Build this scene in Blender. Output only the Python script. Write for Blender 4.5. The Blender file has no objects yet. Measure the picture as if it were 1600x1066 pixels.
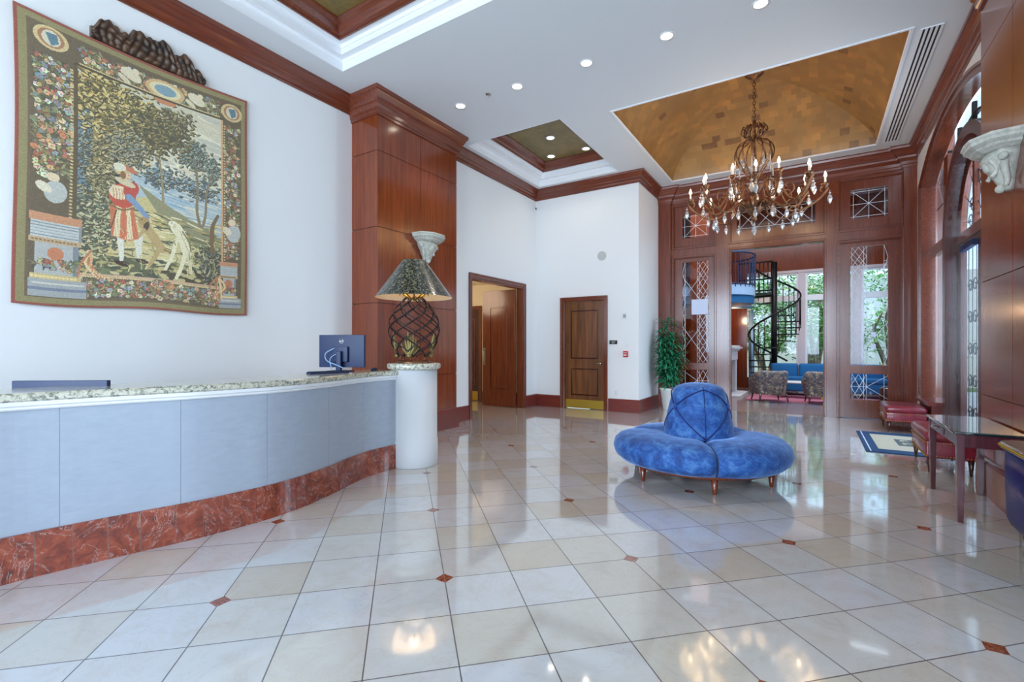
import bpy, bmesh, math, random
import numpy as np
from mathutils import Vector, Matrix
random.seed(7)
rng = np.random.default_rng(7)
PI = math.pi
sc = bpy.context.scene
C = sc.collection

# ------------------------------------------------------------------ camera
cam_d = bpy.data.cameras.new('camera')
cam = bpy.data.objects.new('camera', cam_d); C.objects.link(cam)
cam.location = (0, 0, 1.4)
cam.rotation_euler = (PI/2, 0, math.radians(32.567))
cam_d.sensor_width = 36; cam_d.lens = 745.2/1600*36
cam_d.shift_y = 8/1600; cam_d.shift_x = 2/1600
cam_d.clip_end = 300
sc.camera = cam
# ------------------------------------------------------------------ world
w = bpy.data.worlds.new('sky'); sc.world = w; w.use_nodes = True
bg = w.node_tree.nodes['Background']
bg.inputs[0].default_value = (0.60, 0.79, 1.0, 1); bg.inputs[1].default_value = 2.4
sc.view_settings.view_transform = 'Standard'; sc.view_settings.look = 'None'
sc.view_settings.gamma = 1; sc.view_settings.use_curve_mapping = False
sc.view_settings.exposure = 0.10
sc.cycles.max_bounces = 8; sc.cycles.diffuse_bounces = 5; sc.cycles.glossy_bounces = 4
sc.cycles.transparent_max_bounces = 12; sc.cycles.transmission_bounces = 4
sc.cycles.sample_clamp_indirect = 6; sc.cycles.use_denoising = True
sc.cycles.caustics_reflective = False; sc.cycles.caustics_refractive = False

def light(name, kind, loc, energy, color=(1, 1, 1), rot=(0, 0, 0), size=None, size_y=None, spot=None, radius=None, blend=.6):
    d = bpy.data.lights.new(name, kind); d.energy = energy; d.color = color
    o = bpy.data.objects.new(name, d); C.objects.link(o); o.location = loc; o.rotation_euler = rot
    if kind == 'AREA':
        d.shape = 'RECTANGLE'; d.size = size; d.size_y = size_y or size
    if kind == 'SPOT': d.spot_size = spot; d.spot_blend = blend
    if radius is not None: d.shadow_soft_size = radius
    return o
sun = light('sun', 'SUN', (-20, 0, 30), 5.0, (1, .95, .88), (math.radians(38), 0, math.radians(-60))); sun.data.angle = .02
DAY = (.67, .825, 1.0)
# daylight entering through the tall windows in the wall behind the camera
light('window_daylight', 'AREA', (-3.9, -5.2, 2.5), 430, DAY, (math.radians(90), 0, 0), 2.4, 3.4)
light('window_daylight', 'AREA', (-0.6, -5.2, 2.5), 430, DAY, (math.radians(90), 0, 0), 2.4, 3.4)
# daylight through the entrance on the right and the lounge windows
light('entrance_daylight', 'AREA', (2.35, 8.6, 2.3), 230, DAY, (0, math.radians(90), 0), 3.6, 2.2)
# ceiling fixtures
for n_, (x, y, z) in enumerate([(-4.53, 5.68, 5.03), (-3.52, 5.68, 5.03), (-2.48, 5.69, 5.03), (-1.47, 5.7, 5.03), (-.49, 5.7, 5.03)]):
    light('downlight_beam', 'SPOT', (x, y, z-.05), 40, (1, .86, .68), (0, 0, 0), spot=math.radians(100), radius=.05)

# ------------------------------------------------------------------ mesh helpers
class MB:
    def __init__(s): s.v = []; s.f = []; s.sm = []; s.uv = None
    def add(s, vs, fs, smooth=False):
        b = len(s.v); s.v += [tuple(p) for p in vs]
        for f in fs: s.f.append(tuple(i+b for i in f)); s.sm.append(smooth)
    def box(s, x0, x1, y0, y1, z0, z1):
        if x0 > x1: x0, x1 = x1, x0
        if y0 > y1: y0, y1 = y1, y0
        if z0 > z1: z0, z1 = z1, z0
        s.add([(x0,y0,z0),(x1,y0,z0),(x1,y1,z0),(x0,y1,z0),(x0,y0,z1),(x1,y0,z1),(x1,y1,z1),(x0,y1,z1)],
              [(0,3,2,1),(4,5,6,7),(0,1,5,4),(1,2,6,5),(2,3,7,6),(3,0,4,7)])
        return s
    def rbox(s, x0, x1, y0, y1, z0, z1, r, n=4, zr=None, tw=1.0):
        """box with rounded vertical corners and softened top and bottom edges; tw = scale of top outline"""
        zr = r*.5 if zr is None else zr
        cx, cy = (x0+x1)/2, (y0+y1)/2
        def ring(ins, z, k=1.0):
            o = []
            rr = max(r-ins, .002)
            for (px, py, a0) in ((x1-ins-rr, y1-ins-rr, 0), (x0+ins+rr, y1-ins-rr, PI/2), (x0+ins+rr, y0+ins+rr, PI), (x1-ins-rr, y0+ins+rr, 1.5*PI)):
                for i in range(n+1):
                    a = a0+PI/2*i/n; o.append((cx+(px+rr*math.cos(a)-cx)*k, cy+(py+rr*math.sin(a)-cy)*k, z))
            return o
        rings = []
        m = 4
        for i in range(m+1):
            a = PI/2*i/m; rings.append(ring(zr*(1-math.sin(a)), z0+zr*(1-math.cos(a))))
        for i in range(m+1):
            a = PI/2*i/m; rings.append(ring(zr*(1-math.cos(a)), z1-zr*(1-math.sin(a)), tw))
        s.loft(rings, True, True)
        return s
    def loft(s, rings, cap0=True, cap1=True, closed=True, smooth=True):
        n = len(rings[0]); vs = [p for r in rings for p in r]; fs = []
        for k in range(len(rings)-1):
            for i in range(n if closed else n-1):
                j = (i+1) % n
                fs.append((k*n+i, k*n+j, (k+1)*n+j, (k+1)*n+i))
        s.add(vs, fs, smooth)
        if cap0: s.add(rings[0], [tuple(range(n))[::-1]])
        if cap1: s.add(rings[-1], [tuple(range(n))])
        return s
    def lathe(s, prof, cx=0, cy=0, n=32, cap=True, smooth=True):
        rings = [[(cx+r*math.cos(2*PI*i/n), cy+r*math.sin(2*PI*i/n), z) for i in range(n)] for r, z in prof]
        s.loft(rings, cap, cap, True, smooth); return s
    def tube(s, pts, r, n=8, caps=True, closed=False):
        P = [Vector(p) for p in pts]; m = len(P)
        R = r if hasattr(r, '__len__') else [r]*m
        rings = []; up = None
        for i in range(m):
            if closed: t = P[(i+1) % m]-P[i-1]
            else: t = P[min(i+1, m-1)]-P[max(i-1, 0)]
            if t.length < 1e-9: t = Vector((0, 0, 1))
            t.normalize()
            if up is None:
                up = Vector((0, 0, 1)) if abs(t.z) < .9 else Vector((1, 0, 0))
            a = (up - t*up.dot(t))
            if a.length < 1e-6: a = t.orthogonal()
            a.normalize(); up = a; b = t.cross(a)
            rings.append([tuple(P[i]+(a*math.cos(2*PI*k/n)+b*math.sin(2*PI*k/n))*R[i]) for k in range(n)])
        if closed: rings.append(rings[0])
        s.loft(rings, caps and not closed, caps and not closed); return s
    def sphere(s, c, r, n=12, m=8, sx=1, sy=1, sz=1):
        rings = []
        for k in range(m+1):
            a = -PI/2+PI*k/m
            rr = max(math.cos(a), .001)
            rings.append([(c[0]+sx*r*rr*math.cos(2*PI*i/n), c[1]+sy*r*rr*math.sin(2*PI*i/n), c[2]+sz*r*math.sin(a)) for i in range(n)])
        s.loft(rings, True, True); return s
    def prism(s, poly, axis, a0, a1, smooth=False):
        """poly: 2D points; axis 'x' -> (y,z), 'y' -> (x,z), 'z' -> (x,y)"""
        def p3(q, a):
            return {'x': (a, q[0], q[1]), 'y': (q[0], a, q[1]), 'z': (q[0], q[1], a)}[axis]
        n = len(poly); vs = [p3(q, a0) for q in poly]+[p3(q, a1) for q in poly]
        s.add(vs, [(i, (i+1) % n, n+(i+1) % n, n+i) for i in range(n)], smooth)
        s.add(vs[:n], [tuple(range(n))[::-1]]); s.add(vs[n:], [tuple(range(n))]); return s
    def sweep(s, prof, path, closed=False, side=1):
        """moulding: prof = [(out, z)], path = [(x, y)], mitred; out is to the left of the path when side=1"""
        n = len(path); rings = []
        for i in range(n):
            p = Vector(path[i])
            pa = Vector(path[i-1]) if (i > 0 or closed) else None
            pb = Vector(path[(i+1) % n]) if (i < n-1 or closed) else None
            ns = []
            if pa is not None: d = (p-pa).normalized(); ns.append(Vector((-d.y, d.x))*side)
            if pb is not None: d = (pb-p).normalized(); ns.append(Vector((-d.y, d.x))*side)
            if len(ns) == 2:
                m = (ns[0]+ns[1]); m = m/ max(m.dot(ns[0]), 1e-6)
            else: m = ns[0]
            rings.append([(p.x+m.x*o, p.y+m.y*o, z) for o, z in prof])
        if closed: rings.append(rings[0])
        s.loft(rings, not closed, not closed, True, False); return s
    def frame(s, plane, a0, a1, z0, z1, w_, d0, d1, bottom=True):
        """rectangular frame; plane 'y': a is x, d is y; plane 'x': a is y, d is x"""
        def bx(p0, p1, q0, q1):
            if plane == 'y': s.box(p0, p1, d0, d1, q0, q1)
            else: s.box(d0, d1, p0, p1, q0, q1)
        bx(a0, a0+w_, z0, z1); bx(a1-w_, a1, z0, z1); bx(a0+w_, a1-w_, z1-w_, z1)
        if bottom: bx(a0+w_, a1-w_, z0, z0+w_)
        return s
    def build(s, name, mat, parent=None, bevel=None, loc=None, rotz=None, subsurf=None, flat=False):
        me = bpy.data.meshes.new(name); me.from_pydata(s.v, [], s.f)
        me.polygons.foreach_set('use_smooth', [False if flat else x for x in s.sm])
        bm = bmesh.new(); bm.from_mesh(me)
        bmesh.ops.remove_doubles(bm, verts=bm.verts, dist=1e-5) if len(s.v) < 60000 else None
        bmesh.ops.recalc_face_normals(bm, faces=bm.faces)
        bm.to_mesh(me); bm.free()
        me.materials.append(mat)
        o = bpy.data.objects.new(name, me); C.objects.link(o)
        if parent: o.parent = parent
        if loc: o.location = loc
        if rotz is not None: o.rotation_euler = (0, 0, rotz)
        if bevel:
            m = o.modifiers.new('bevel', 'BEVEL'); m.width = bevel; m.segments = 2; m.limit_method = 'ANGLE'; m.angle_limit = .6
        if subsurf:
            m = o.modifiers.new('sub', 'SUBSURF'); m.levels = m.render_levels = subsurf
        return o
def tag(o, label, cat, group=None, kind=None):
    o['label'] = label; o['category'] = cat
    if group: o['group'] = group
    if kind: o['kind'] = kind
    return o
def thing(name, loc, label, cat, group=None, rotz=0, kind=None):
    o = bpy.data.objects.new(name, None); C.objects.link(o); o.location = loc; o.rotation_euler = (0, 0, rotz)
    o.empty_display_size = .1
    return tag(o, label, cat, group, kind)
def struct(o, label=None, cat=None):
    o['kind'] = 'structure'
    if label: o['label'] = label
    if cat: o['category'] = cat
    return o
def copy_tree(o, parent=None):
    c = o.copy(); C.objects.link(c)
    if parent: c.parent = parent
    for ch in list(o.children): copy_tree(ch, c)
    return c
def catmull(pts, n=8):
    P = [Vector(p) for p in pts]; P = [P[0]*2-P[1]]+P+[P[-1]*2-P[-2]]; out = []
    for i in range(1, len(P)-2):
        a, b, c, d = P[i-1:i+3]
        for k in range(n):
            t = k/n
            out.append(.5*((2*b)+(c-a)*t+(2*a-5*b+4*c-d)*t*t+(3*b-a-3*c+d)*t**3))
    out.append(P[-2]); return out

# ------------------------------------------------------------------ materials
def lin(c): return tuple(((x/255)/12.92 if x/255 <= .04045 else ((x/255+.055)/1.055)**2.4) for x in c)
class NT:
    def __init__(s, name):
        s.m = bpy.data.materials.new(name); s.m.use_nodes = True; s.t = s.m.node_tree
        s.b = s.t.nodes['Principled BSDF']
    def n(s, t, **k):
        o = s.t.nodes.new(t)
        for a, b in k.items(): setattr(o, a, b)
        return o
    def l(s, a, b): s.t.links.new(a, b)
    def math(s, op, a, b=None, c=None):
        o = s.n('ShaderNodeMath', operation=op)
        for i, x in enumerate((a, b, c)):
            if x is None: continue
            if isinstance(x, (int, float)): o.inputs[i].default_value = x
            else: s.l(x, o.inputs[i])
        return o.outputs[0]
    def ramp(s, fac, stops, interp='LINEAR'):
        o = s.n('ShaderNodeValToRGB'); s.l(fac, o.inputs[0]); cr = o.color_ramp; cr.interpolation = interp
        while len(cr.elements) < len(stops): cr.elements.new(.5)
        for e, (p, c) in zip(cr.elements, stops): e.position = p; e.color = (*c, 1)
        return o.outputs[0]
    def mix(s, fac, a, b, mode='MIX'):
        o = s.n('ShaderNodeMix', data_type='RGBA', blend_type=mode)
        for i, x in ((0, fac), (6, a), (7, b)):
            if isinstance(x, (int, float)): o.inputs[i].default_value = x
            elif isinstance(x, tuple): o.inputs[i].default_value = (*x[:3], 1)
            else: s.l(x, o.inputs[i])
        return o.outputs[2]
    def coord(s, kind='Object', scale=(1, 1, 1), rot=(0, 0, 0), loc=(0, 0, 0)):
        tc = s.n('ShaderNodeTexCoord'); mp = s.n('ShaderNodeMapping'); s.l(tc.outputs[kind], mp.inputs[0])
        mp.inputs['Scale'].default_value = scale; mp.inputs['Rotation'].default_value = rot; mp.inputs['Location'].default_value = loc
        return mp.outputs[0]
    def noise(s, vec, scale=5, detail=3, rough=.5, dist=0):
        o = s.n('ShaderNodeTexNoise'); s.l(vec, o.inputs['Vector'])
        o.inputs['Scale'].default_value = scale; o.inputs['Detail'].default_value = detail
        o.inputs['Roughness'].default_value = rough; o.inputs['Distortion'].default_value = dist
        return o.outputs[0]
    def bump(s, h, strength=.2, dist=.01):
        o = s.n('ShaderNodeBump'); s.l(h, o.inputs['Height']); o.inputs['Strength'].default_value = strength; o.inputs['Distance'].default_value = dist
        s.l(o.outputs[0], s.b.inputs['Normal'])
    def set(s, **k):
        for a, x in k.items():
            i = s.b.inputs[a.replace('_', ' ')]
            if isinstance(x, tuple): i.default_value = (*x[:3], 1)
            elif isinstance(x, (int, float)): i.default_value = x
            else: s.l(x, i)
        return s
def plain(name, col, rough=.5, metal=0, coat=0, **k):
    t = NT(name); t.set(Base_Color=lin(col), Roughness=rough, Metallic=metal, Coat_Weight=coat, **k); return t.m
def wood(name, a, b, axis='z', rough=.22, scale=1.0, coat=.35):
    t = NT(name)
    sc_ = {'z': (14, 14, .7), 'x': (.7, 14, 14), 'y': (14, .7, 14)}[axis]
    v = t.coord('Object', tuple(q*scale for q in sc_))
    n1 = t.noise(v, 2.2, 5, .6, .8); n2 = t.noise(t.coord('Object', (.9, .9, .6)), 1.5, 2, .5)
    c1 = t.ramp(n1, [(.3, lin(a)), (.7, lin(b))])
    c2 = t.mix(t.math('MULTIPLY', n2, .45), c1, lin(tuple(x*.6 for x in a)))
    t.set(Base_Color=c2, Roughness=rough, Coat_Weight=coat, Coat_Roughness=.12)
    return t.m
M = {}
M['white'] = plain('painted_wall', (232, 233, 234), .55)
M['ceil'] = plain('painted_ceiling', (218, 222, 226), .6)
M['cove'] = plain('painted_moulding', (232, 234, 238), .45)
M['wood'] = wood('cherry_wood', (96, 40, 24), (136, 64, 36))
M['woodx'] = wood('cherry_wood_rail', (96, 42, 28), (138, 68, 42), 'x')
M['woody'] = wood('cherry_wood_rail_side', (96, 42, 28), (138, 68, 42), 'y')
M['wood_panel'] = wood('cherry_veneer', (110, 46, 20), (152, 70, 31), 'z', .2, .8, .5)
M['wood_base'] = wood('mahogany_base', (104, 32, 24), (134, 46, 32), 'x', .3)
M['wood_dark'] = wood('dark_wood', (56, 22, 16), (84, 34, 24), 'z', .25)
M['walnut'] = wood('burl_door_wood', (84, 48, 24), (150, 92, 48), 'z', .3, .5)
M['groove'] = plain('groove_shadow_wood', (52, 18, 10), .6)
M['black'] = plain('black_iron', (14, 13, 14), .4, .3)
M['gap'] = plain('vent_slot', (12, 12, 16), .6)
M['brass'] = plain('brass', (190, 150, 62), .28, 1)
M['gilt'] = plain('tarnished_gilt', (134, 120, 74), .45, .7)
M['nickel'] = plain('nickel', (180, 178, 170), .25, 1)
M['plastic'] = plain('white_plastic', (225, 226, 228), .4)
M['darkplastic'] = plain('navy_black_plastic', (10, 34, 76), .5)
M['red'] = plain('red_plastic', (190, 30, 40), .35)
M['paper'] = plain('paper', (206, 214, 236), .6)
M['kick'] = plain('brass_kick_plate', (200, 170, 70), .3, .8)
M['stone_col'] = plain('limestone', (206, 208, 212), .6)
M['lead'] = plain('bevelled_came', (240, 244, 250), .25)
def emis(name, col, s):
    t = NT(name); t.set(Base_Color=(0, 0, 0), Emission_Color=col, Emission_Strength=s); return t.m
M['bulb'] = emis('lit_bulb', (1, .74, .42), 14)
M['down'] = emis('lit_downlight', (1, .9, .72), 14)
def glass(name, tint=(.93, .97, 1), gloss=.45):
    t = NT(name); nt = t.t; nt.nodes.remove(t.b)
    tr = t.n('ShaderNodeBsdfTransparent'); tr.inputs[0].default_value = (*tint, 1)
    gl = t.n('ShaderNodeBsdfGlossy'); gl.inputs['Roughness'].default_value = .02
    fr = t.n('ShaderNodeFresnel'); fr.inputs[0].default_value = 1.5
    mx = t.n('ShaderNodeMixShader'); t.l(t.math('MULTIPLY', fr.outputs[0], gloss), mx.inputs[0]); t.l(tr.outputs[0], mx.inputs[1]); t.l(gl.outputs[0], mx.inputs[2])
    t.l(mx.outputs[0], nt.nodes['Material Output'].inputs[0]); return t.m
M['glass'] = glass('window_glass')
def crystal():
    t = NT('crystal'); t.set(Base_Color=(.95, .97, 1), Roughness=.05, Transmission_Weight=.75, IOR=1.5, Specular_IOR_Level=1.0); return t.m
M['crystal'] = crystal()
# floor tiles
def floor_mat():
    t = NT('polished_stone_tile'); s_ = .29062*1.4
    v = t.coord('Object')
    sp = t.n('ShaderNodeSeparateXYZ'); t.l(v, sp.inputs[0]); x, y = sp.outputs[0], sp.outputs[1]
    k = math.sqrt(.5)/s_
    # p along d2 = (k,k)  (to the right and away), q along d1 = (-k,k)
    p = t.math('SUBTRACT', t.math('MULTIPLY', t.math('ADD', x, y), k), FP)
    q = t.math('SUBTRACT', t.math('MULTIPLY', t.math('SUBTRACT', y, x), k), FQ)
    def edge(u):   # distance to nearest integer
        f = t.math('FRACT', t.math('ADD', u, .5)); return t.math('ABSOLUTE', t.math('SUBTRACT', f, .5))
    e = t.math('MINIMUM', edge(p), edge(q))
    grout = t.math('LESS_THAN', e, .0075)
    def e3(u):
        f = t.math('FRACT', t.math('ADD', t.math('DIVIDE', u, 3), .5)); return t.math('MULTIPLY', t.math('ABSOLUTE', t.math('SUBTRACT', f, .5)), 3)
    dsum = t.math('ADD', e3(p), e3(q))
    dia = t.math('LESS_THAN', dsum, .14)
    cb = t.n('ShaderNodeCombineXYZ'); t.l(t.math('FLOOR', p), cb.inputs[0]); t.l(t.math('FLOOR', q), cb.inputs[1])
    wn = t.n('ShaderNodeTexWhiteNoise', noise_dimensions='2D'); t.l(cb.outputs[0], wn.inputs[0])
    base = t.ramp(wn.outputs[0], [(0, lin((194, 188, 176))), (.4, lin((198, 198, 198))), (.75, lin((198, 200, 206))), (1, lin((190, 181, 168)))])
    cloud = t.noise(t.coord('Object'), 3.5, 6, .6, 1.2)
    base = t.mix(t.math('MULTIPLY', t.ramp(cloud, [(.45, (0, 0, 0)), (.75, (1, 1, 1))]), .35), base, lin((182, 164, 140)))
    vein = t.noise(t.coord('Object', (1, 1, 1)), 2.2, 8, .7, 2.5)
    vr = t.ramp(vein, [(.485, (0, 0, 0)), (.5, (1, 1, 1)), (.515, (0, 0, 0))])
    base = t.mix(t.math('MULTIPLY', vr, .18), base, lin((160, 140, 120)))
    col = t.mix(grout, base, lin((88, 84, 84)))
    dn = t.noise(t.coord('Object'), 40, 4)
    col = t.mix(dia, col, t.ramp(dn, [(.35, lin((110, 52, 36))), (.7, lin((160, 92, 66)))]))
    t.set(Base_Color=col, Roughness=t.math('ADD', t.math('MULTIPLY', grout, .4), .07), Specular_IOR_Level=.5, Coat_Weight=1.0, Coat_Roughness=.05, Coat_IOR=1.5)
    return t.m
def fgrid():
    a = math.radians(32.567); F = Vector((-math.sin(a), math.cos(a))); R = Vector((math.cos(a), math.sin(a)))
    P = (R*-.222913+F*1.77162)*1.4
    k = math.sqrt(.5)/(.29062*1.4)
    # diamond with grid index (0,-1) sits at +1 step of d1 from P
    return (P.x+P.y)*k, (P.y-P.x)*k+1
FP, FQ = fgrid()
M['floor'] = floor_mat()
def marble_red():
    t = NT('rojo_marble'); v0 = t.coord('Object'); oi = t.n('ShaderNodeObjectInfo'); va_ = t.n('ShaderNodeVectorMath', operation='ADD'); t.l(v0, va_.inputs[0]); t.l(t.math('MULTIPLY', oi.outputs['Random'], 40), va_.inputs[1]); v = va_.outputs[0]
    n = t.noise(v, 7, 9, .7, 1.8); n2 = t.noise(v, 3, 6, .6, 3)
    c = t.ramp(n, [(.28, lin((50, 34, 32))), (.42, lin((120, 50, 34))), (.6, lin((156, 74, 50))), (.78, lin((190, 128, 108)))])
    vr = t.ramp(n2, [(.49, (0, 0, 0)), (.5, (1, 1, 1)), (.51, (0, 0, 0))])
    t.set(Base_Color=t.mix(t.math('MULTIPLY', vr, .5), c, lin((220, 200, 192))), Roughness=.12, Coat_Weight=.4); return t.m
M['marble'] = marble_red()
def granite():
    t = NT('speckled_granite'); v = t.coord('Object')
    n = t.noise(v, 38, 4, .7, .6); n2 = t.noise(v, 14, 3)
    c = t.ramp(n, [(.30, lin((50, 50, 46))), (.42, lin((126, 128, 112))), (.5, lin((196, 192, 172))), (.62, lin((222, 216, 200))), (.75, lin((176, 160, 120)))])
    t.set(Base_Color=t.mix(t.math('MULTIPLY', n2, .25), c, lin((150, 165, 160))), Roughness=.15, Coat_Weight=.3); return t.m
M['granite'] = granite()
def linen():
    t = NT('plaster_panel'); v = t.coord('Object', (1, 1, 3))
    n = t.noise(v, 9, 6, .7); n2 = t.noise(t.coord('Object'), 1.6, 3)
    t.set(Base_Color=t.mix(n2, t.ramp(n, [(.3, lin((154, 163, 178))), (.7, lin((174, 182, 194)))]), lin((158, 169, 184))), Roughness=.6)
    t.bump(n, .12, .004); return t.m
M['panel'] = linen()
def velvet():
    t = NT('blue_velvet'); v = t.coord('Object')
    n = t.noise(v, 8, 7, .75, .4); n2 = t.noise(v, 90, 3)
    c = t.ramp(n, [(.34, lin((16, 46, 100))), (.5, lin((34, 84, 156))), (.68, lin((84, 134, 190)))])
    t.set(Base_Color=c, Roughness=.75, Sheen_Weight=.6, Sheen_Roughness=.35, Sheen_Tint=(.35, .55, 1)); t.bump(n2, .15, .003); return t.m
M['velvet'] = velvet()
M['piping'] = plain('navy_piping', (10, 32, 100), .7)
def leather():
    t = NT('burgundy_leather'); n = t.noise(t.coord('Object'), 12, 4)
    t.set(Base_Color=t.ramp(n, [(.3, lin((112, 26, 40))), (.7, lin((140, 40, 54)))]), Roughness=.32, Coat_Weight=.3); t.bump(t.noise(t.coord('Object'), 120, 2), .08, .002); return t.m
M['leather'] = leather()
def vault():
    t = NT('gold_leaf_squares')
    uv = t.n('ShaderNodeUVMap'); uv.uv_map = 'UVMap'
    sp = t.n('ShaderNodeSeparateXYZ'); t.l(uv.outputs[0], sp.inputs[0])
    row = t.math('FLOOR', t.math('MULTIPLY', sp.outputs[1], 7.5))
    colx = t.math('FLOOR', t.math('ADD', t.math('MULTIPLY', sp.outputs[0], 6.8), t.math('MULTIPLY', row, .5)))
    cb = t.n('ShaderNodeCombineXYZ'); t.l(colx, cb.inputs[0]); t.l(row, cb.inputs[1])
    wn = t.n('ShaderNodeTexWhiteNoise', noise_dimensions='2D'); t.l(cb.outputs[0], wn.inputs[0])
    c = t.ramp(wn.outputs[0], [(0, lin((84, 40, 40))), (.035, lin((158, 112, 66))), (.35, lin((174, 128, 76))), (.6, lin((160, 116, 70))), (.8, lin((184, 126, 70))), (.93, lin((198, 140, 76)))], 'CONSTANT')
    n = t.noise(t.coord('Object'), 5, 5, .7)
    c = t.mix(t.math('MULTIPLY', n, .8), c, lin((170, 132, 76)))
    c = t.mix(t.math('MULTIPLY', t.ramp(t.noise(t.coord('Object'), 1.2, 3), [(.4, (0, 0, 0)), (.65, (1, 1, 1))]), .45), c, lin((122, 96, 66)))
    t.set(Base_Color=c, Roughness=.5, Metallic=.05); return t.m
M['vault'] = vault()
def goldpanel():
    t = NT('mottled_gold_leaf'); n = t.noise(t.coord('Object'), 3, 6, .7, .5); n2 = t.noise(t.coord('Object'), 9, 4)
    c = t.ramp(n, [(.3, lin((92, 84, 48))), (.5, lin((134, 116, 62))), (.7, lin((160, 130, 74)))])
    t.set(Base_Color=t.mix(t.math('MULTIPLY', n2, .5), c, lin((96, 76, 46))), Roughness=.4, Metallic=.2); return t.m
M['gold'] = goldpanel()
def stonecarve():
    t = NT('carved_stone'); n = t.noise(t.coord('Object'), 18, 6, .7)
    t.set(Base_Color=t.ramp(n, [(.3, lin((158, 160, 150))), (.7, lin((210, 208, 196)))]), Roughness=.8); t.bump(n, .5, .01); return t.m
M['stone'] = stonecarve()
M['iron'] = plain('dark_wrought_iron', (40, 30, 34), .4, .5)
def bronze():
    t = NT('aged_bronze'); n = t.noise(t.coord('Object'), 14, 4)
    t.set(Base_Color=t.ramp(n, [(.3, lin((80, 54, 40))), (.7, lin((150, 106, 76)))]), Roughness=.38, Metallic=.75); return t.m
M['bronze'] = bronze()
def floral():
    t = NT('floral_fabric'); v = t.coord('Object')
    vo = t.n('ShaderNodeTexVoronoi'); t.l(v, vo.inputs['Vector']); vo.inputs['Scale'].default_value = 17
    n = t.noise(v, 24, 4, .6, 2)
    c = t.ramp(vo.outputs['Color'], [(.1, lin((96, 104, 124))), (.35, lin((156, 148, 136))), (.6, lin((206, 194, 170))), (.85, lin((110, 130, 126)))], 'CONSTANT')
    t.set(Base_Color=t.mix(t.ramp(n, [(.45, (0, 0, 0)), (.52, (1, 1, 1))]), c, lin((92, 88, 94))), Roughness=.8); return t.m
M['floral'] = floral()
def shade_mat():
    t = NT('flecked_shade'); v = t.coord('Object', (1, 1, .6)); n = t.noise(v, 42, 6, .8, 1.0)
    t.set(Base_Color=t.ramp(n, [(.44, lin((18, 22, 26))), (.53, lin((60, 66, 62))), (.6, lin((150, 140, 100)))]), Roughness=.25, Coat_Weight=.4); return t.m
M['shade'] = shade_mat()
M['shade_in'] = plain('shade_lining', (216, 200, 176), .6)
def leafm(name, a, b, r=.35):
    t = NT(name); oi = t.noise(t.coord('Object'), 9, 3)
    t.set(Base_Color=t.ramp(oi, [(.3, lin(a)), (.7, lin(b))]), Roughness=r); return t.m
M['leaf'] = leafm('plant_leaf', (18, 100, 72), (76, 172, 122))
M['treeleaf'] = leafm('tree_leaf', (46, 110, 40), (120, 170, 84), .5)
M['bark'] = leafm('bark', (96, 82, 66), (140, 124, 100), .8)
M['pot'] = plain('white_pot', (228, 226, 220), .35)
M['soil'] = plain('soil', (50, 36, 26), .9)
M['lounge_floor'] = wood('lounge_plank', (150, 128, 124), (184, 164, 160), 'x', .2, .35)
M['rug'] = plain('rose_rug', (176, 104, 124), .9)
M['sofa'] = plain('teal_fabric', (16, 96, 150), .8)
M['bluefascia'] = plain('pale_blue_paint', (150, 186, 222), .35)
M['navy'] = plain('navy_rail', (20, 42, 78), .4)
M['concrete'] = plain('pale_concrete', (196, 198, 196), .8)
M['grass'] = plain('lawn', (86, 120, 60), .9)
M['laq'] = plain('deep_blue_lacquer', (4, 11, 84), .3, 0, 0, Specular_IOR_Level=.06)
M['laqblack'] = plain('black_lacquer', (8, 8, 12), .12, 0, .8)
M['tabletop'] = plain('black_glass_top', (22, 34, 36), .03, 0, 1)
M['tablewood'] = wood('burgundy_wood', (62, 24, 32), (96, 40, 48), 'z', .25)
M['matblue'] = plain('mat_blue', (16, 62, 104), .9)
M['matbeige'] = plain('mat_beige', (186, 180, 160), .9)
M['matgrey'] = plain('mat_grey', (84, 96, 100), .9)
M['corridor'] = plain('corridor_paint', (236, 222, 196), .6)
M['carved'] = leafm('carved_dark_wood', (46, 34, 28), (98, 70, 50), .5)
M['screen'] = M['darkplastic']

H = 5.04                                   # ceiling height
XL, XD, XP, XR = -5.8, -5.56, -5.25, 1.56  # left wall, door wall, left pier, right wall
YF, YS, YB = 9.8, 11.35, -5.4              # far wall, glazed screen, back wall
# ================================================================== SETTING
struct(MB().box(-9, XR+1.2, YB, YS, -.1, 0).build('floor', M['floor']))
# left wall (tapestry wall), door wall with its opening, far wall, return wall
struct(MB().box(XL-.15, XL, YB, 4.75, 0, H).build('wall_left', M['white']))
DY0, DY1, DZ = 7.30, 9.22, 2.72            # passage opening
b = MB(); b.box(XD-.15, XD, 6.4, DY0, 0, H); b.box(XD-.15, XD, DY1, YF+.15, 0, H); b.box(XD-.15, XD, DY0, DY1, DZ, H)
struct(b.build('wall_left', M['white']))
SX0, SX1, SZ = -4.83, -3.85, 2.42          # small door opening
b = MB(); b.box(XD, SX0, YF, YF+.15, 0, H); b.box(SX1, -3.1, YF, YF+.15, 0, H); b.box(SX0, SX1, YF, YF+.15, SZ, H)
struct(b.build('wall_far', M['white']))
struct(MB().box(-3.25, -3.1, YF+.15, YS+.25, 0, H).build('wall_return', M['white']))
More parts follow.
